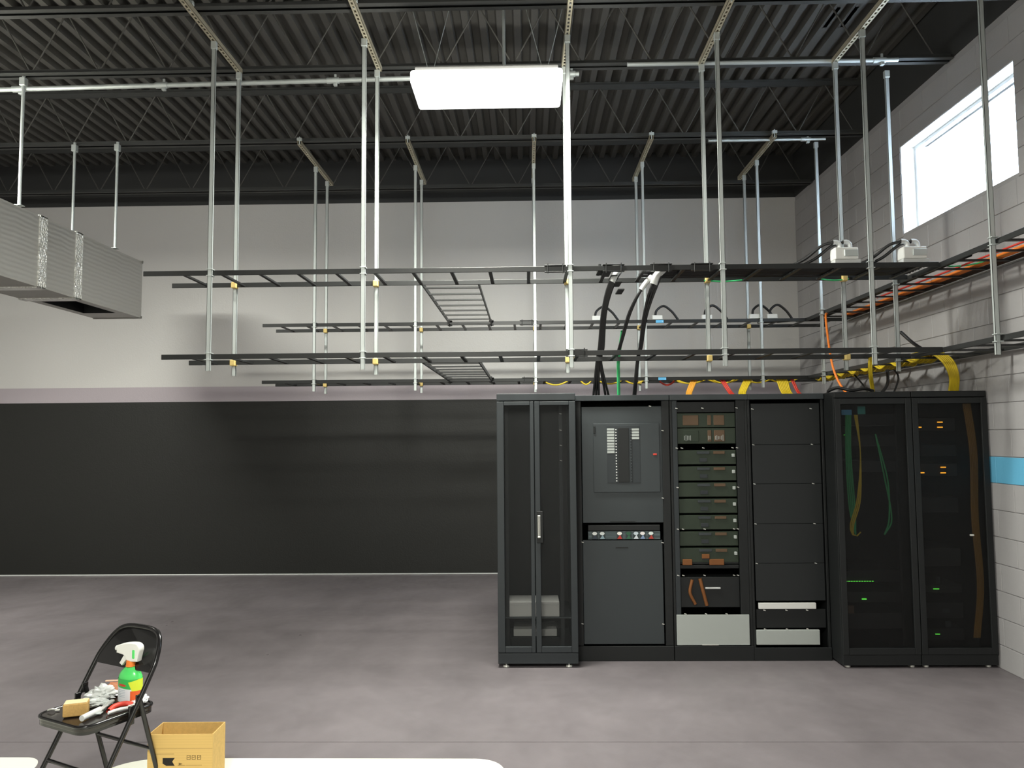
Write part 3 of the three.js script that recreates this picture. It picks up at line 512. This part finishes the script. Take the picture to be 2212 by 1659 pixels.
  ribbon('orange fibre bundle dropping behind the open equipment rack', 1.835, 1.74, 4, M(lin(0.85, 0.40, 0.05), 0.5));
  ribbon('red cable bundle dropping between the third and fourth racks', 2.13, 2.21, 3, MAT.red);
  ribbon('yellow fibre bundle dropping behind the blanked rack, beside the red one', 2.42, 2.31, 5, MAT.yellow);
  ribbon('wide bunch of yellow fibre dropping at the right end of the blanked rack', 2.78, 2.80, 7, MAT.yellow);
  ribbon('red cables hanging beside the wide bunch of yellow fibre', 2.89, 2.93, 2, MAT.red);
  // lower side ladder
  const ys = thing('fibre_run', 'yellow fibre cables sagging between the rungs of the lower side ladder', 'cables', [0, LY, 0]);
  for (let k = 0; k < 7; k++) {                             // over every rung, sagging between them
    const p = [];
    for (let q = 9; q <= 17; q++) { const z = -3.2 - 0.33 - 0.287 * q, x = 3.17 + k * 0.024 + R(-0.008, 0.008); p.unshift([x, 0.011, z]); if (q > 9) p.splice(1, 0, [x, -0.026 - R(0, 0.008), z + 0.1435]); }
    obj('fibre', pipe(p, 0.011, 96, 6), MAT.yellow, ys);
  }
  const yd = thing('fibre_drop', 'broad yellow fibre bundle falling from the side ladder onto the last cabinet', 'cables');
  for (let k = 0; k < 6; k++) obj('fibre', pipe([[3.12 + k * 0.016, LY + 0.02, -6.3], [3.18 + k * 0.018, LY + 0.035, -6.08], [3.26 + k * 0.016, LY - 0.04, -6.0], [3.33 + k * 0.012, 2.2, -6.02], [3.365 + k * 0.012, top, -6.1]], 0.011, 30, 6), MAT.yellow, yd);
  const y2 = thing('fibre_drop', 'two thin yellow fibres hanging from the front ladder onto the green-lit cabinet', 'cables');
  for (let k = 0; k < 2; k++) obj('fibre', pipe([[2.70 + k * 0.02, LY, -6.0], [2.72 + k * 0.015, 2.25, -6.06], [2.80 + k * 0.012, top, -6.2]], 0.01, 20, 6), MAT.yellow, y2);
  // upper side ladder
  const os = thing('cable_run', 'orange cables lying along the wall side of the upper side ladder', 'cables', [0, UY, 0]);
  for (let k = 0; k < 4; k++) obj('cable', pipe([[3.43 - k * 0.02, 0.012, -8.1], [3.43 - k * 0.02, 0.016, -7.2], [3.42 - k * 0.02, 0.014, -6.2], [3.41 - k * 0.02, 0.018, -5.2], [3.42 - k * 0.02, 0.014, -3.3]], 0.011, 50, 6), MAT.orange, os);
  obj('red_cable', pipe([[3.24, 0.012, -7.0], [3.27, 0.014, -6], [3.26, 0.012, -5], [3.28, 0.014, -3.3]], 0.008, 40, 6), MAT.red, os, 'single red cable');
  obj('green_wire', pipe([[3.1, 0.012, -5.6], [3.2, 0.014, -5.7], [3.33, 0.012, -5.6], [3.36, 0.014, -5.2]], 0.006, 30, 6), MAT.green, os, 'single green wire');
  const bl = thing('cable_run', 'thick black cables lying along the room side of the upper side ladder', 'cables', [0, UY, 0]);
  for (let k = 0; k < 3; k++) obj('cable', pipe([[3.0 - k * 0.2, 0.012, -8.42 - k * 0.05], [3.09 + k * 0.03, 0.014, -8.2], [3.1 + k * 0.028, 0.014, -7.2], [3.09 + k * 0.028, 0.016, -6.3], [3.1 + k * 0.02, 0.018, -5.35]], 0.014, 50, 8), MAT.cable, bl);
  const od = thing('cable_drop', 'thin orange cable hanging from the upper side ladder behind the glazed cabinets', 'cables');
  obj('cable', pipe([[3.08, UY - 0.0, -7.75], [3.0, UY - 0.1, -7.6], [2.93, 2.4, -7.3], [2.95, 2.15, -7.1], [2.95, top, -6.85]], 0.011, 30), MAT.orange, od);
  // black cables down the right wall
  const wl = [['short stiff black cable end sticking up from the lower side ladder', [[3.15, LY + 0.014, -6.0], [3.18, LY + 0.06, -6.12], [3.19, 2.5, -6.3], [3.16, 2.60, -6.42]], 0.014],
    ['thin dark cable hanging from the lower side ladder, farther from the corner', [[3.3, LY - 0.01, -6.9], [3.33, 2.25, -6.85], [3.2, top, -6.7]], 0.008], ['thin dark cable hanging from the lower side ladder, nearer the corner', [[3.25, LY - 0.01, -7.6], [3.27, 2.2, -7.4], [3.05, top, -6.82]], 0.008],
    ['dark cable slanting up the right wall from behind the last cabinets', [[3.4, LY, -7.2], [3.3, 2.2, -7.0], [3.12, top, -6.8]], 0.014],
    ['short black cable tail lying on top of the green-lit cabinet', [[2.40, top + 0.014, -6.1], [2.46, top + 0.04, -6.05], [2.55, top + 0.016, -6.0], [2.66, top + 0.03, -6.02], [2.74, top + 0.014, -6.06]], 0.012]];
  for (const [lb, p, r] of wl) { const t = thing('black_cable', lb, 'cable'); obj('jacket', pipe(p, r, 30), MAT.cable, t); obj('end_cap', new THREE.SphereGeometry(r * 1.05, 10, 8).translate(...p[p.length - 1]), MAT.cable, t); }
  // power receptacle boxes standing on the ladders
  function receptacle(x, y, z, s, label, loops) {
    const t = thing('power_box', label, 'junction box', [x, y, z]);
    obj('box', rb(0.17 * s, 0.09 * s, 0.10 * s, 0, 0.045 * s + 0.03 * s, 0, 0.008), MAT.white, t);
    obj('base_plate', rb(0.19 * s, 0.03 * s, 0.08 * s, 0.01, 0.015 * s, 0, 0.004), MAT.lightgrey, t);
    obj('cover', rb(0.10 * s, 0.05 * s, 0.012, 0.03 * s, 0.075 * s, 0.054 * s, 0.004), MAT.galv, t);
    for (const dx of [-0.03, 0.045]) obj('connector', pipe([[dx * s, 0.12 * s, 0], [dx * s - 0.002, 0.15 * s, 0], [dx * s - 0.02 * s, 0.168 * s, 0], [dx * s - 0.05 * s, 0.168 * s, 0]], 0.018 * s, 12), MAT.lightgrey, t);
    if (loops) for (const dx of [-0.03, 0.045]) obj('whip', pipe([[dx * s - 0.045 * s, 0.168 * s, 0], [dx * s - 0.12 * s, 0.15 * s, -0.03], [dx * s - 0.22 * s, 0.07 * s, -0.08], [dx * s - 0.3 * s, 0.03, -0.12]], 0.011 * s, 16), MAT.cable, t, 'black flexible conduit');
  }
  receptacle(2.37, UY + 0.02, -5.62, 1, 'white power box with two connectors on the upper front ladder, left one of the pair', true);
  receptacle(2.87, UY + 0.02, -5.62, 1, 'white power box with two connectors on the upper front ladder, at its right end', true);
  const small = [[0.78, 'farthest left, behind the thick cable drop'], [1.44, 'above the blue tag'], [1.98, 'third from left'], [2.5, 'fourth from left'], [2.69, 'farthest right']];
  for (const [x, w] of small) {
    const t = thing('ladder_connector', `small pale cable connector on the upper rear ladder, ${w}`, 'connector', [x, UY + 0.02, -8.3]);
    obj('body', rb(0.11, 0.05, 0.06, 0, 0.025, 0, 0.006), MAT.lightgrey, t);
    obj('cable_loop', pipe([[-0.02, 0.05, 0], [0.0, 0.11, -0.02], [0.08, 0.16, -0.04], [0.17, 0.1, -0.05], [0.24, 0.01, -0.06]], 0.013, 24), MAT.cable, t);
  }
  for (const [x, y, w] of [[1.46, UY, 'upper'], [1.475, LY, 'lower']]) { const t = thing('cable_tag', `bright blue plastic tag on the ${w} rear ladder`, 'tag', [x, y - 0.002, RNZ + 0.008]); obj('plate', rb(0.085, 0.03, 0.005, 0, 0, 0, 0.002), MAT.bluetag, t); obj('rivet', bar([0.03, 0, 0], [0.03, 0, 0.005], 0.004), MAT.white, t); }
  // black fitting on the upper front ladder
  const wf = thing('waterfall_fitting', 'black curved cable drop-out fitting on the upper front ladder', 'fitting', [0.67, UY - 0.06, -5.75]);
  obj('curved_plate', [0, 1, 2, 3, 4].map((k) => rb(0.05, 0.012, 0.18, 0.05 * Math.sin(k * 0.35) * 3 - 0.1, 0.07 - 0.06 * (1 - Math.cos(k * 0.35)) * 3, 0, 0.004).rotateZ(0)), MAT.black, wf); for (const z of [0.07, -0.07]) obj('hook', rb(0.02, 0.06, 0.02, -0.11, 0.09, z), MAT.black, wf);
}
{ // thin pale flat shape on the floor, notched near the chair
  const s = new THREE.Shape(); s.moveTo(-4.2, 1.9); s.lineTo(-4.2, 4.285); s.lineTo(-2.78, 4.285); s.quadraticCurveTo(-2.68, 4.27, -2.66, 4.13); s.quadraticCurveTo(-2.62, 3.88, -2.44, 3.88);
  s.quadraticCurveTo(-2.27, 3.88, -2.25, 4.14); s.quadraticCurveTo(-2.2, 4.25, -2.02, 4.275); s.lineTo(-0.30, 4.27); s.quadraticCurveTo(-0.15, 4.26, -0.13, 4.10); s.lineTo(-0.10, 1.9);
  const t = thing('pale_floor_shape', 'thin white flat shape on the floor along the bottom edge, under the cardboard box', 'sheet', [0, 0, 0]);
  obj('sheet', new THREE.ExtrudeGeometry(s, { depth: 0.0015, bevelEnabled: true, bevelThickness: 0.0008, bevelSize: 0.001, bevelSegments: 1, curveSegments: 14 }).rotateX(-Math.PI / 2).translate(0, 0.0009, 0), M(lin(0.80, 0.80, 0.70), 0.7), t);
}
// ------------------------------------------------------------------ folding chair with cleaning things
const CH = new THREE.Vector3(-2.134, 0, -3.794), CA = -26.7 * Math.PI / 180;
const onChair = (x, y, z) => { const v = new THREE.Vector3(x, y, z).applyAxisAngle(new THREE.Vector3(0, 1, 0), CA).add(CH); return [v.x, v.y, v.z]; };
const SEAT = 0.438;
{
  const paint = M(lin(0.012, 0.0115, 0.012), 0.2, 0.1), seatM = M(lin(0.018, 0.014, 0.012), 0.16, 0);
  const t = thing('folding_chair', 'black metal folding chair holding a spray bottle and cleaning things', 'chair', CH.toArray(), CA);
  const hw = 0.222, zAt = (h) => 0.21 - 0.446 * h / 0.775;   // the frame line leans back
  const f = [[-hw, 0.005, zAt(0)], [-hw, 0.3, zAt(0.3)], [-hw, 0.58, zAt(0.58)], [-hw * 0.96, 0.66, zAt(0.66)], [-hw * 0.78, 0.74, zAt(0.74)], [-hw * 0.5, 0.775, zAt(0.775)], [0, 0.782, zAt(0.782)]];
  const all = [...f, ...f.slice(0, -1).reverse().map(([x, y, z]) => [-x, y, z])];
  obj('frame', pipe(all, 0.0125, 120, 10), paint, t);
  // backrest: curved sheet inside the arch
  const bs = new THREE.Shape(); bs.moveTo(-hw + 0.006, 0.605); bs.lineTo(hw - 0.006, 0.605); bs.bezierCurveTo(hw - 0.006, 0.70, hw * 0.75, 0.775, hw * 0.45, 0.775); bs.lineTo(-hw * 0.45, 0.775); bs.bezierCurveTo(-hw * 0.75, 0.775, -hw + 0.006, 0.70, -hw + 0.006, 0.605);
  const bg = flat(new THREE.ExtrudeGeometry(bs, { depth: 0.006, bevelEnabled: true, bevelThickness: 0.003, bevelSize: 0.003, bevelSegments: 2, curveSegments: 16 }));
  { const p = bg.attributes.position; for (let i = 0; i < p.count; i++) { const x = p.getX(i), y = p.getY(i); p.setZ(i, p.getZ(i) + zAt(y) - 0.022 * Math.cos(x / hw * 1.45)); } bg.computeVertexNormals(); }
  obj('backrest', bg, paint, t);
  // seat: rounded tray with a rolled rim
  const rr = (w, d, r) => { const s = new THREE.Shape(); s.moveTo(-w + r, -d); s.lineTo(w - r, -d); s.quadraticCurveTo(w, -d, w, -d + r); s.lineTo(w, d - r * 1.4); s.quadraticCurveTo(w, d, w - r * 1.4, d); s.lineTo(-w + r * 1.4, d); s.quadraticCurveTo(-w, d, -w, d - r * 1.4); s.lineTo(-w, -d + r); s.quadraticCurveTo(-w, -d, -w + r, -d); return s; };
  const sg = new THREE.ExtrudeGeometry(rr(0.185, 0.185, 0.05), { depth: 0.018, bevelEnabled: true, bevelThickness: 0.006, bevelSize: 0.006, bevelSegments: 3, curveSegments: 10 }).rotateX(Math.PI / 2).translate(0, SEAT - 0.006, 0);
  obj('seat', sg, seatM, t);
  const rim = rr(0.188, 0.188, 0.05).getPoints(12).map((p) => [p.x, SEAT - 0.004, p.y]);
  obj('seat_rim', new THREE.TubeGeometry(new THREE.CatmullRomCurve3(rim.map(V), true, 'catmullrom', 0.1), 120, 0.009, 8, true), paint, t);
  const ring = rr(0.189, 0.189, 0.05); ring.holes.push(new THREE.Path(rr(0.178, 0.178, 0.045).getPoints(10)));
  obj('seat_apron', new THREE.ExtrudeGeometry(ring, { depth: 0.036, bevelEnabled: false, curveSegments: 10 }).rotateX(Math.PI / 2).translate(0, SEAT - 0.004, 0), paint, t);
  for (const s of [-1, 1]) {
    obj('leg', bar([s * (hw - 0.010), 0.50, zAt(0.5) - 0.002], [s * (hw - 0.010), 0.005, -0.22], 0.0115, 10), paint, t);
    each('hinge', [rb(0.012, 0.05, 0.03, s * (hw - 0.012), 0.49, zAt(0.49) - 0.006, 0.004), rb(0.012, 0.09, 0.03, s * (hw - 0.012), SEAT - 0.01, -0.04, 0.004)], paint, t);
    for (const z of [zAt(0), -0.22]) obj('foot', new THREE.CylinderGeometry(0.015, 0.017, 0.03, 12).translate(s * (z < 0 ? hw - 0.010 : hw), 0.015, z), MAT.rackdark, t);
  }
  obj('crossbar', bar([-hw, 0.19, zAt(0.19)], [hw, 0.19, zAt(0.19)], 0.009), paint, t);
  const rl = (h) => zAt(0.5) + (-0.22 - zAt(0.5)) * (0.5 - h) / 0.495; obj('crossbar', bar([-hw + 0.010, 0.23, rl(0.23)], [hw - 0.010, 0.23, rl(0.23)], 0.009), paint, t);
}
{ // spray bottle
  const liquid = M(lin(0.10, 0.72, 0.16), 0.25), label = M(lin(0.75, 0.76, 0.78), 0.5);
  const cv = document.createElement('canvas'); cv.width = 512; cv.height = 256; const g = cv.getContext('2d');   // wrap-round print: white front, orange block, yellow-green corner
  g.fillStyle = '#dfe3e8'; g.fillRect(0, 0, 512, 256); g.fillStyle = '#35b552'; g.beginPath(); g.moveTo(0, 0); g.lineTo(512, 0); g.lineTo(512, 60); g.lineTo(300, 110); g.lineTo(180, 90); g.lineTo(0, 90); g.fill();
  g.fillStyle = '#d9e83a'; g.beginPath(); g.moveTo(285, 30); g.lineTo(360, 0); g.lineTo(420, 0); g.lineTo(420, 128); g.lineTo(310, 128); g.fill();
  g.fillStyle = '#e2632c'; g.fillRect(300, 128, 130, 128); g.fillStyle = '#c8402a'; g.beginPath(); g.ellipse(238, 66, 34, 14, 0.1, 0, 7); g.fill();
  g.fillStyle = '#8fa3b4'; for (let y = 120; y < 210; y += 18) g.fillRect(205, y, 60, 4);
  const ct = new THREE.CanvasTexture(cv); ct.colorSpace = THREE.SRGBColorSpace; ct.wrapS = THREE.RepeatWrapping;
  const t = thing('spray_bottle', 'green spray bottle with orange collar and white trigger head, standing on the chair', 'bottle', onChair(0.068, SEAT + 0.004, -0.135), -0.3);
  const prof = [[0.0, 0], [0.044, 0], [0.050, 0.006], [0.052, 0.03], [0.052, 0.11], [0.050, 0.135], [0.043, 0.155], [0.030, 0.172], [0.020, 0.182], [0.017, 0.19], [0.0, 0.19]];
  obj('body', new THREE.LatheGeometry(prof.map((p) => new THREE.Vector2(...p)), 40).scale(1.28, 0.95, 0.80), liquid, t);
  const lg2 = new THREE.CylinderGeometry(0.0526, 0.0526, 0.118, 48, 1, true, -Math.PI, Math.PI * 2).scale(1.28, 0.95, 0.80).translate(0, 0.064, 0);
  const m = M(0xffffff, 0.45, 0, { map: ct }); ct.offset.x = 0.0; obj('label', lg2, m, t, 'white, green and orange label');
  obj('collar', [new THREE.CylinderGeometry(0.021, 0.023, 0.03, 24).translate(0, 0.192, 0), new THREE.TorusGeometry(0.022, 0.003, 8, 24).rotateX(Math.PI / 2).translate(0, 0.178, 0)], MAT.orange, t, 'orange-red collar');
  const hs = new THREE.Shape(); hs.moveTo(-0.075, 0.030); hs.lineTo(-0.070, 0.058); hs.quadraticCurveTo(-0.02, 0.075, 0.035, 0.074); hs.quadraticCurveTo(0.062, 0.070, 0.058, 0.045); hs.quadraticCurveTo(0.05, 0.02, 0.045, -0.005); hs.lineTo(0.0, -0.008); hs.lineTo(-0.018, 0.0); hs.quadraticCurveTo(-0.02, 0.022, -0.05, 0.026); hs.lineTo(-0.075, 0.030);
  obj('spray_head', new THREE.ExtrudeGeometry(hs, { depth: 0.022, bevelEnabled: true, bevelThickness: 0.008, bevelSize: 0.006, bevelSegments: 3 }).translate(0.002, 0.214, -0.011), MAT.white, t, 'white spray head');
  obj('nozzle', new THREE.CylinderGeometry(0.012, 0.014, 0.018, 14).rotateZ(Math.PI / 2).translate(-0.085, 0.258, 0), MAT.white, t);
  const ts = new THREE.Shape(); ts.moveTo(-0.03, 0.02); ts.quadraticCurveTo(-0.05, -0.01, -0.062, -0.028); ts.lineTo(-0.05, -0.036); ts.quadraticCurveTo(-0.035, -0.015, -0.012, 0.0); ts.lineTo(-0.01, 0.02);
  obj('trigger', new THREE.ExtrudeGeometry(ts, { depth: 0.014, bevelEnabled: true, bevelThickness: 0.003, bevelSize: 0.003, bevelSegments: 2 }).translate(0, 0.216, -0.007), MAT.white, t);
  obj('side_insert', rb(0.022, 0.05, 0.042, 0.032, 0.240, 0, 0.008), liquid, t, 'green insert of the spray head');
}
function crumple(w, h, d, s, amp, sub = 5) {                // a crumpled lump resting on y = 0
  const g = new THREE.IcosahedronGeometry(1, sub), p = g.attributes.position;
  for (let i = 0; i < p.count; i++) {
    const x = p.getX(i), y = p.getY(i), z = p.getZ(i), n = 1 + amp * (Math.abs(noise.noise(x * 2 + s, y * 2, z * 2)) * 1.6 - 0.4) + amp * 0.6 * (Math.abs(noise.noise(x * 5 + s, y * 5 + 3, z * 5)) - 0.25);
    p.setXYZ(i, x * n * w / 2, Math.max(0, (y * n * 0.5 + 0.42) * h), z * n * d / 2);
  }
  g.computeVertexNormals(); return g;
}
{
  const top = SEAT + 0.0035;
  const wood = grain(128, 0.09, (u, v) => { const n = clamp01(0.74 + 0.06 * tn(u, v, 2) + 0.05 * tn(u, v, 8, 3)); return [n, n * 0.80, n * 0.47]; }, true);
  const blk = thing('sanding_block', 'tan rectangular block at the front edge of the chair seat', 'block', onChair(-0.002, top, 0.10), 0.35);
  obj('core', metric(rb(0.105, 0.062, 0.065, 0, 0.031, 0, 0.007, 3)), M(0xffffff, 0.75, 0, { map: wood }), blk); obj('top_face', rb(0.099, 0.003, 0.059, 0, 0.0625, 0, 0.0014), M(lin(0.75, 0.6, 0.35), 0.8), blk);
  const bag = thing('plastic_bag', 'crumpled silvery plastic bag beside the spray bottle on the chair', 'bag', onChair(-0.085, top, -0.085), 0.2);
  obj('film', crumple(0.14, 0.07, 0.11, 3.3, 0.7), new THREE.MeshPhysicalMaterial({ color: lin(0.80, 0.82, 0.81), roughness: 0.22, transmission: 0.2, thickness: 0, flatShading: true }), bag);
  obj('flap', crumple(0.11, 0.03, 0.07, 8.1, 0.8, 4).translate(0.01, 0.0, 0.075), M(lin(0.72, 0.75, 0.74), 0.3, 0, { flatShading: true }), bag);
  const rag = thing('cleaning_rag', 'pale crumpled cloth under the spray bottle foot', 'cloth', onChair(0.125, top, -0.145), 0.4);
  obj('cloth', crumple(0.08, 0.03, 0.12, 12.4, 0.6, 4), M(lin(0.72, 0.73, 0.74), 0.9), rag); obj('corner', crumple(0.05, 0.02, 0.05, 2.2, 0.7, 3).translate(-0.02, 0, 0.075), M(lin(0.72, 0.73, 0.74), 0.9), rag);
  const og = thing('orange_packet', 'flat orange packet behind the plastic bag on the chair', 'packet', onChair(-0.08, top, -0.168), 0.1);
  obj('wrapper', crumple(0.13, 0.075, 0.03, 5.5, 0.3, 4), M(lin(0.72, 0.30, 0.16), 0.5), og); obj('seal', rb(0.12, 0.006, 0.012, 0, 0.074, 0, 0.002), M(lin(0.8, 0.5, 0.35), 0.5), og);
  // white scraper, grey tube, red tool
  const sc = thing('scraper', 'white long-handled tool lying across the chair seat', 'tool', onChair(0.045, top, -0.02), 1.65);
  obj('handle', rb(0.15, 0.014, 0.022, 0, 0.012, 0, 0.006), MAT.white, sc); obj('blade', rb(0.03, 0.004, 0.045, -0.088, 0.008, 0, 0.001), MAT.galv, sc);
  const tb = thing('caulk_tube', 'pale grey tube lying at the front right of the chair seat', 'tube', onChair(0.09, top, 0.085), 1.4);
  obj('barrel', new THREE.CylinderGeometry(0.014, 0.014, 0.12, 18).rotateZ(Math.PI / 2).translate(0, 0.014, 0), MAT.lightgrey, tb); obj('nozzle', new THREE.CylinderGeometry(0.003, 0.008, 0.05, 12).rotateZ(-Math.PI / 2).translate(0.085, 0.014, 0), MAT.white, tb);
  const rt = thing('red_tool', 'red handled tool lying on the right side of the chair seat', 'tool', onChair(0.125, top, -0.035), 0.85);
  obj('handle', pipe([[-0.055, 0.012, 0.02], [-0.02, 0.02, -0.005], [0.03, 0.02, -0.008], [0.06, 0.012, 0.012]], 0.013, 30, 12), MAT.red, rt); obj('handle', pipe([[-0.06, 0.008, 0.028], [-0.01, 0.01, 0.025], [0.05, 0.008, 0.03]], 0.008, 24, 10), MAT.white, rt, 'white lower handle'); obj('jaw', rb(0.03, 0.012, 0.02, 0.075, 0.012, 0.018, 0.004), MAT.galv, rt);
  const lid = thing('metal_clip', 'small shiny metal clip at the left corner of the chair seat', 'clip', onChair(-0.15, top, 0.125), 0.3);
  obj('spring', pipe([[-0.02, 0.006, 0], [0, 0.012, 0.004], [0.02, 0.006, 0]], 0.005, 14), MAT.screw, lid); obj('jaw', rb(0.02, 0.006, 0.014, 0.022, 0.004, 0, 0.002), MAT.screw, lid);
}
{ // open cardboard box
  const w = 0.325, h = 0.285, d = 0.165, th = 0.005;
  const card = grain(128, 0.3, (u, v) => { const n = clamp01(0.80 + 0.05 * tn(u, v, 3) + 0.04 * tn(u, v, 12, 2)); return [n, n * 0.83, n * 0.50]; }, true);
  const m = M(0xffffff, 0.85, 0, { map: card });
  const t = thing('cardboard_box', 'open tan cardboard box with black print on the floor behind the chair', 'box', [-1.745, 0.0035, -3.945], 0.02);
  const cv = document.createElement('canvas'); cv.width = 512; cv.height = 448; const g = cv.getContext('2d');
  for (let y = 0; y < 448; y += 2) { const q = 0.80 + 0.012 * Math.sin(y * 1.7) + 0.01 * Math.sin(y * 0.31); g.fillStyle = `rgb(${q * 255 | 0},${q * 212 | 0},${q * 128 | 0})`; g.fillRect(0, y, 512, 2); }
  g.fillStyle = '#8d7440'; g.fillRect(0, 106, 512, 3);
  g.fillStyle = '#1d1712'; g.beginPath(); g.moveTo(120, 178); g.lineTo(215, 178); g.lineTo(196, 206); g.lineTo(216, 238); g.lineTo(150, 238); g.lineTo(120, 220); g.fill();
  g.strokeStyle = '#54431f'; g.lineWidth = 4; for (const x of [312, 352, 394]) { g.strokeRect(x, 160, 26, 30); g.beginPath(); g.moveTo(x + 4, 176); g.lineTo(x + 22, 170); g.stroke(); }
  g.fillStyle = '#6b5629'; g.fillRect(60, 146, 150, 3); g.fillRect(240, 232, 56, 4); g.beginPath(); g.moveTo(248, 214); g.lineTo(278, 224); g.lineTo(248, 234); g.fill(); g.fillRect(300, 232, 130, 3);
  const ct = new THREE.CanvasTexture(cv); ct.colorSpace = THREE.SRGBColorSpace;
  obj('front_panel', metric(span(-w / 2, w / 2, 0, h, d / 2 - th, d / 2)), m, t);
  obj('printed_face', new THREE.PlaneGeometry(w - 0.002, h - 0.002).translate(0, h / 2, d / 2 + 0.0006), M(0xffffff, 0.85, 0, { map: ct }), t, 'printed front with black marks');
  obj('back_panel', metric(span(-w / 2, w / 2, 0, h, -d / 2, -d / 2 + th)), m, t);
  for (const s of [-1, 1]) obj('side_panel', metric(span(s * w / 2, s * (w / 2 - th), 0, h, -d / 2 + th, d / 2 - th)), m, t);
  obj('bottom_panel', metric(span(-w / 2 + th, w / 2 - th, 0.001, th, -d / 2 + th, d / 2 - th)), m, t);
}
// alike things share a group
const GROUPS = { roof_joist: 'roof joists under the deck', strut_channel: 'strut channels under the joists', cable_ladder: 'cable ladders above the racks', splice_clamp: 'splice clamps on the ladder rails', junction_clamp: 'junction clamps of the cross ladders', hanger_post: 'hanger posts of the cable ladders', conduit: 'conduits on the joists', high_bay_lamp: 'high bay lamps', hanger_rod: 'hanger rods of the air duct', server_cabinet: 'cabinets with see-through doors', carton: 'cartons in the left cabinet', cable_run: 'cables lying on the ladders', cable_drop: 'cables dropping from the ladders', fibre_run: 'fibre lying on the ladders', fibre_drop: 'fibre dropping to the racks', black_cable: 'loose dark cables by the right wall', power_box: 'power boxes on the upper front ladder', ladder_connector: 'connectors on the upper rear ladder', cable_tag: 'blue tags on the rear ladders' };
for (const o of scene.children) { const g = GROUPS[o.name.replace(/_\d{3}$/, '')]; if (g && o.userData.category) o.userData.group = g; }
renderer.render(scene, camera);
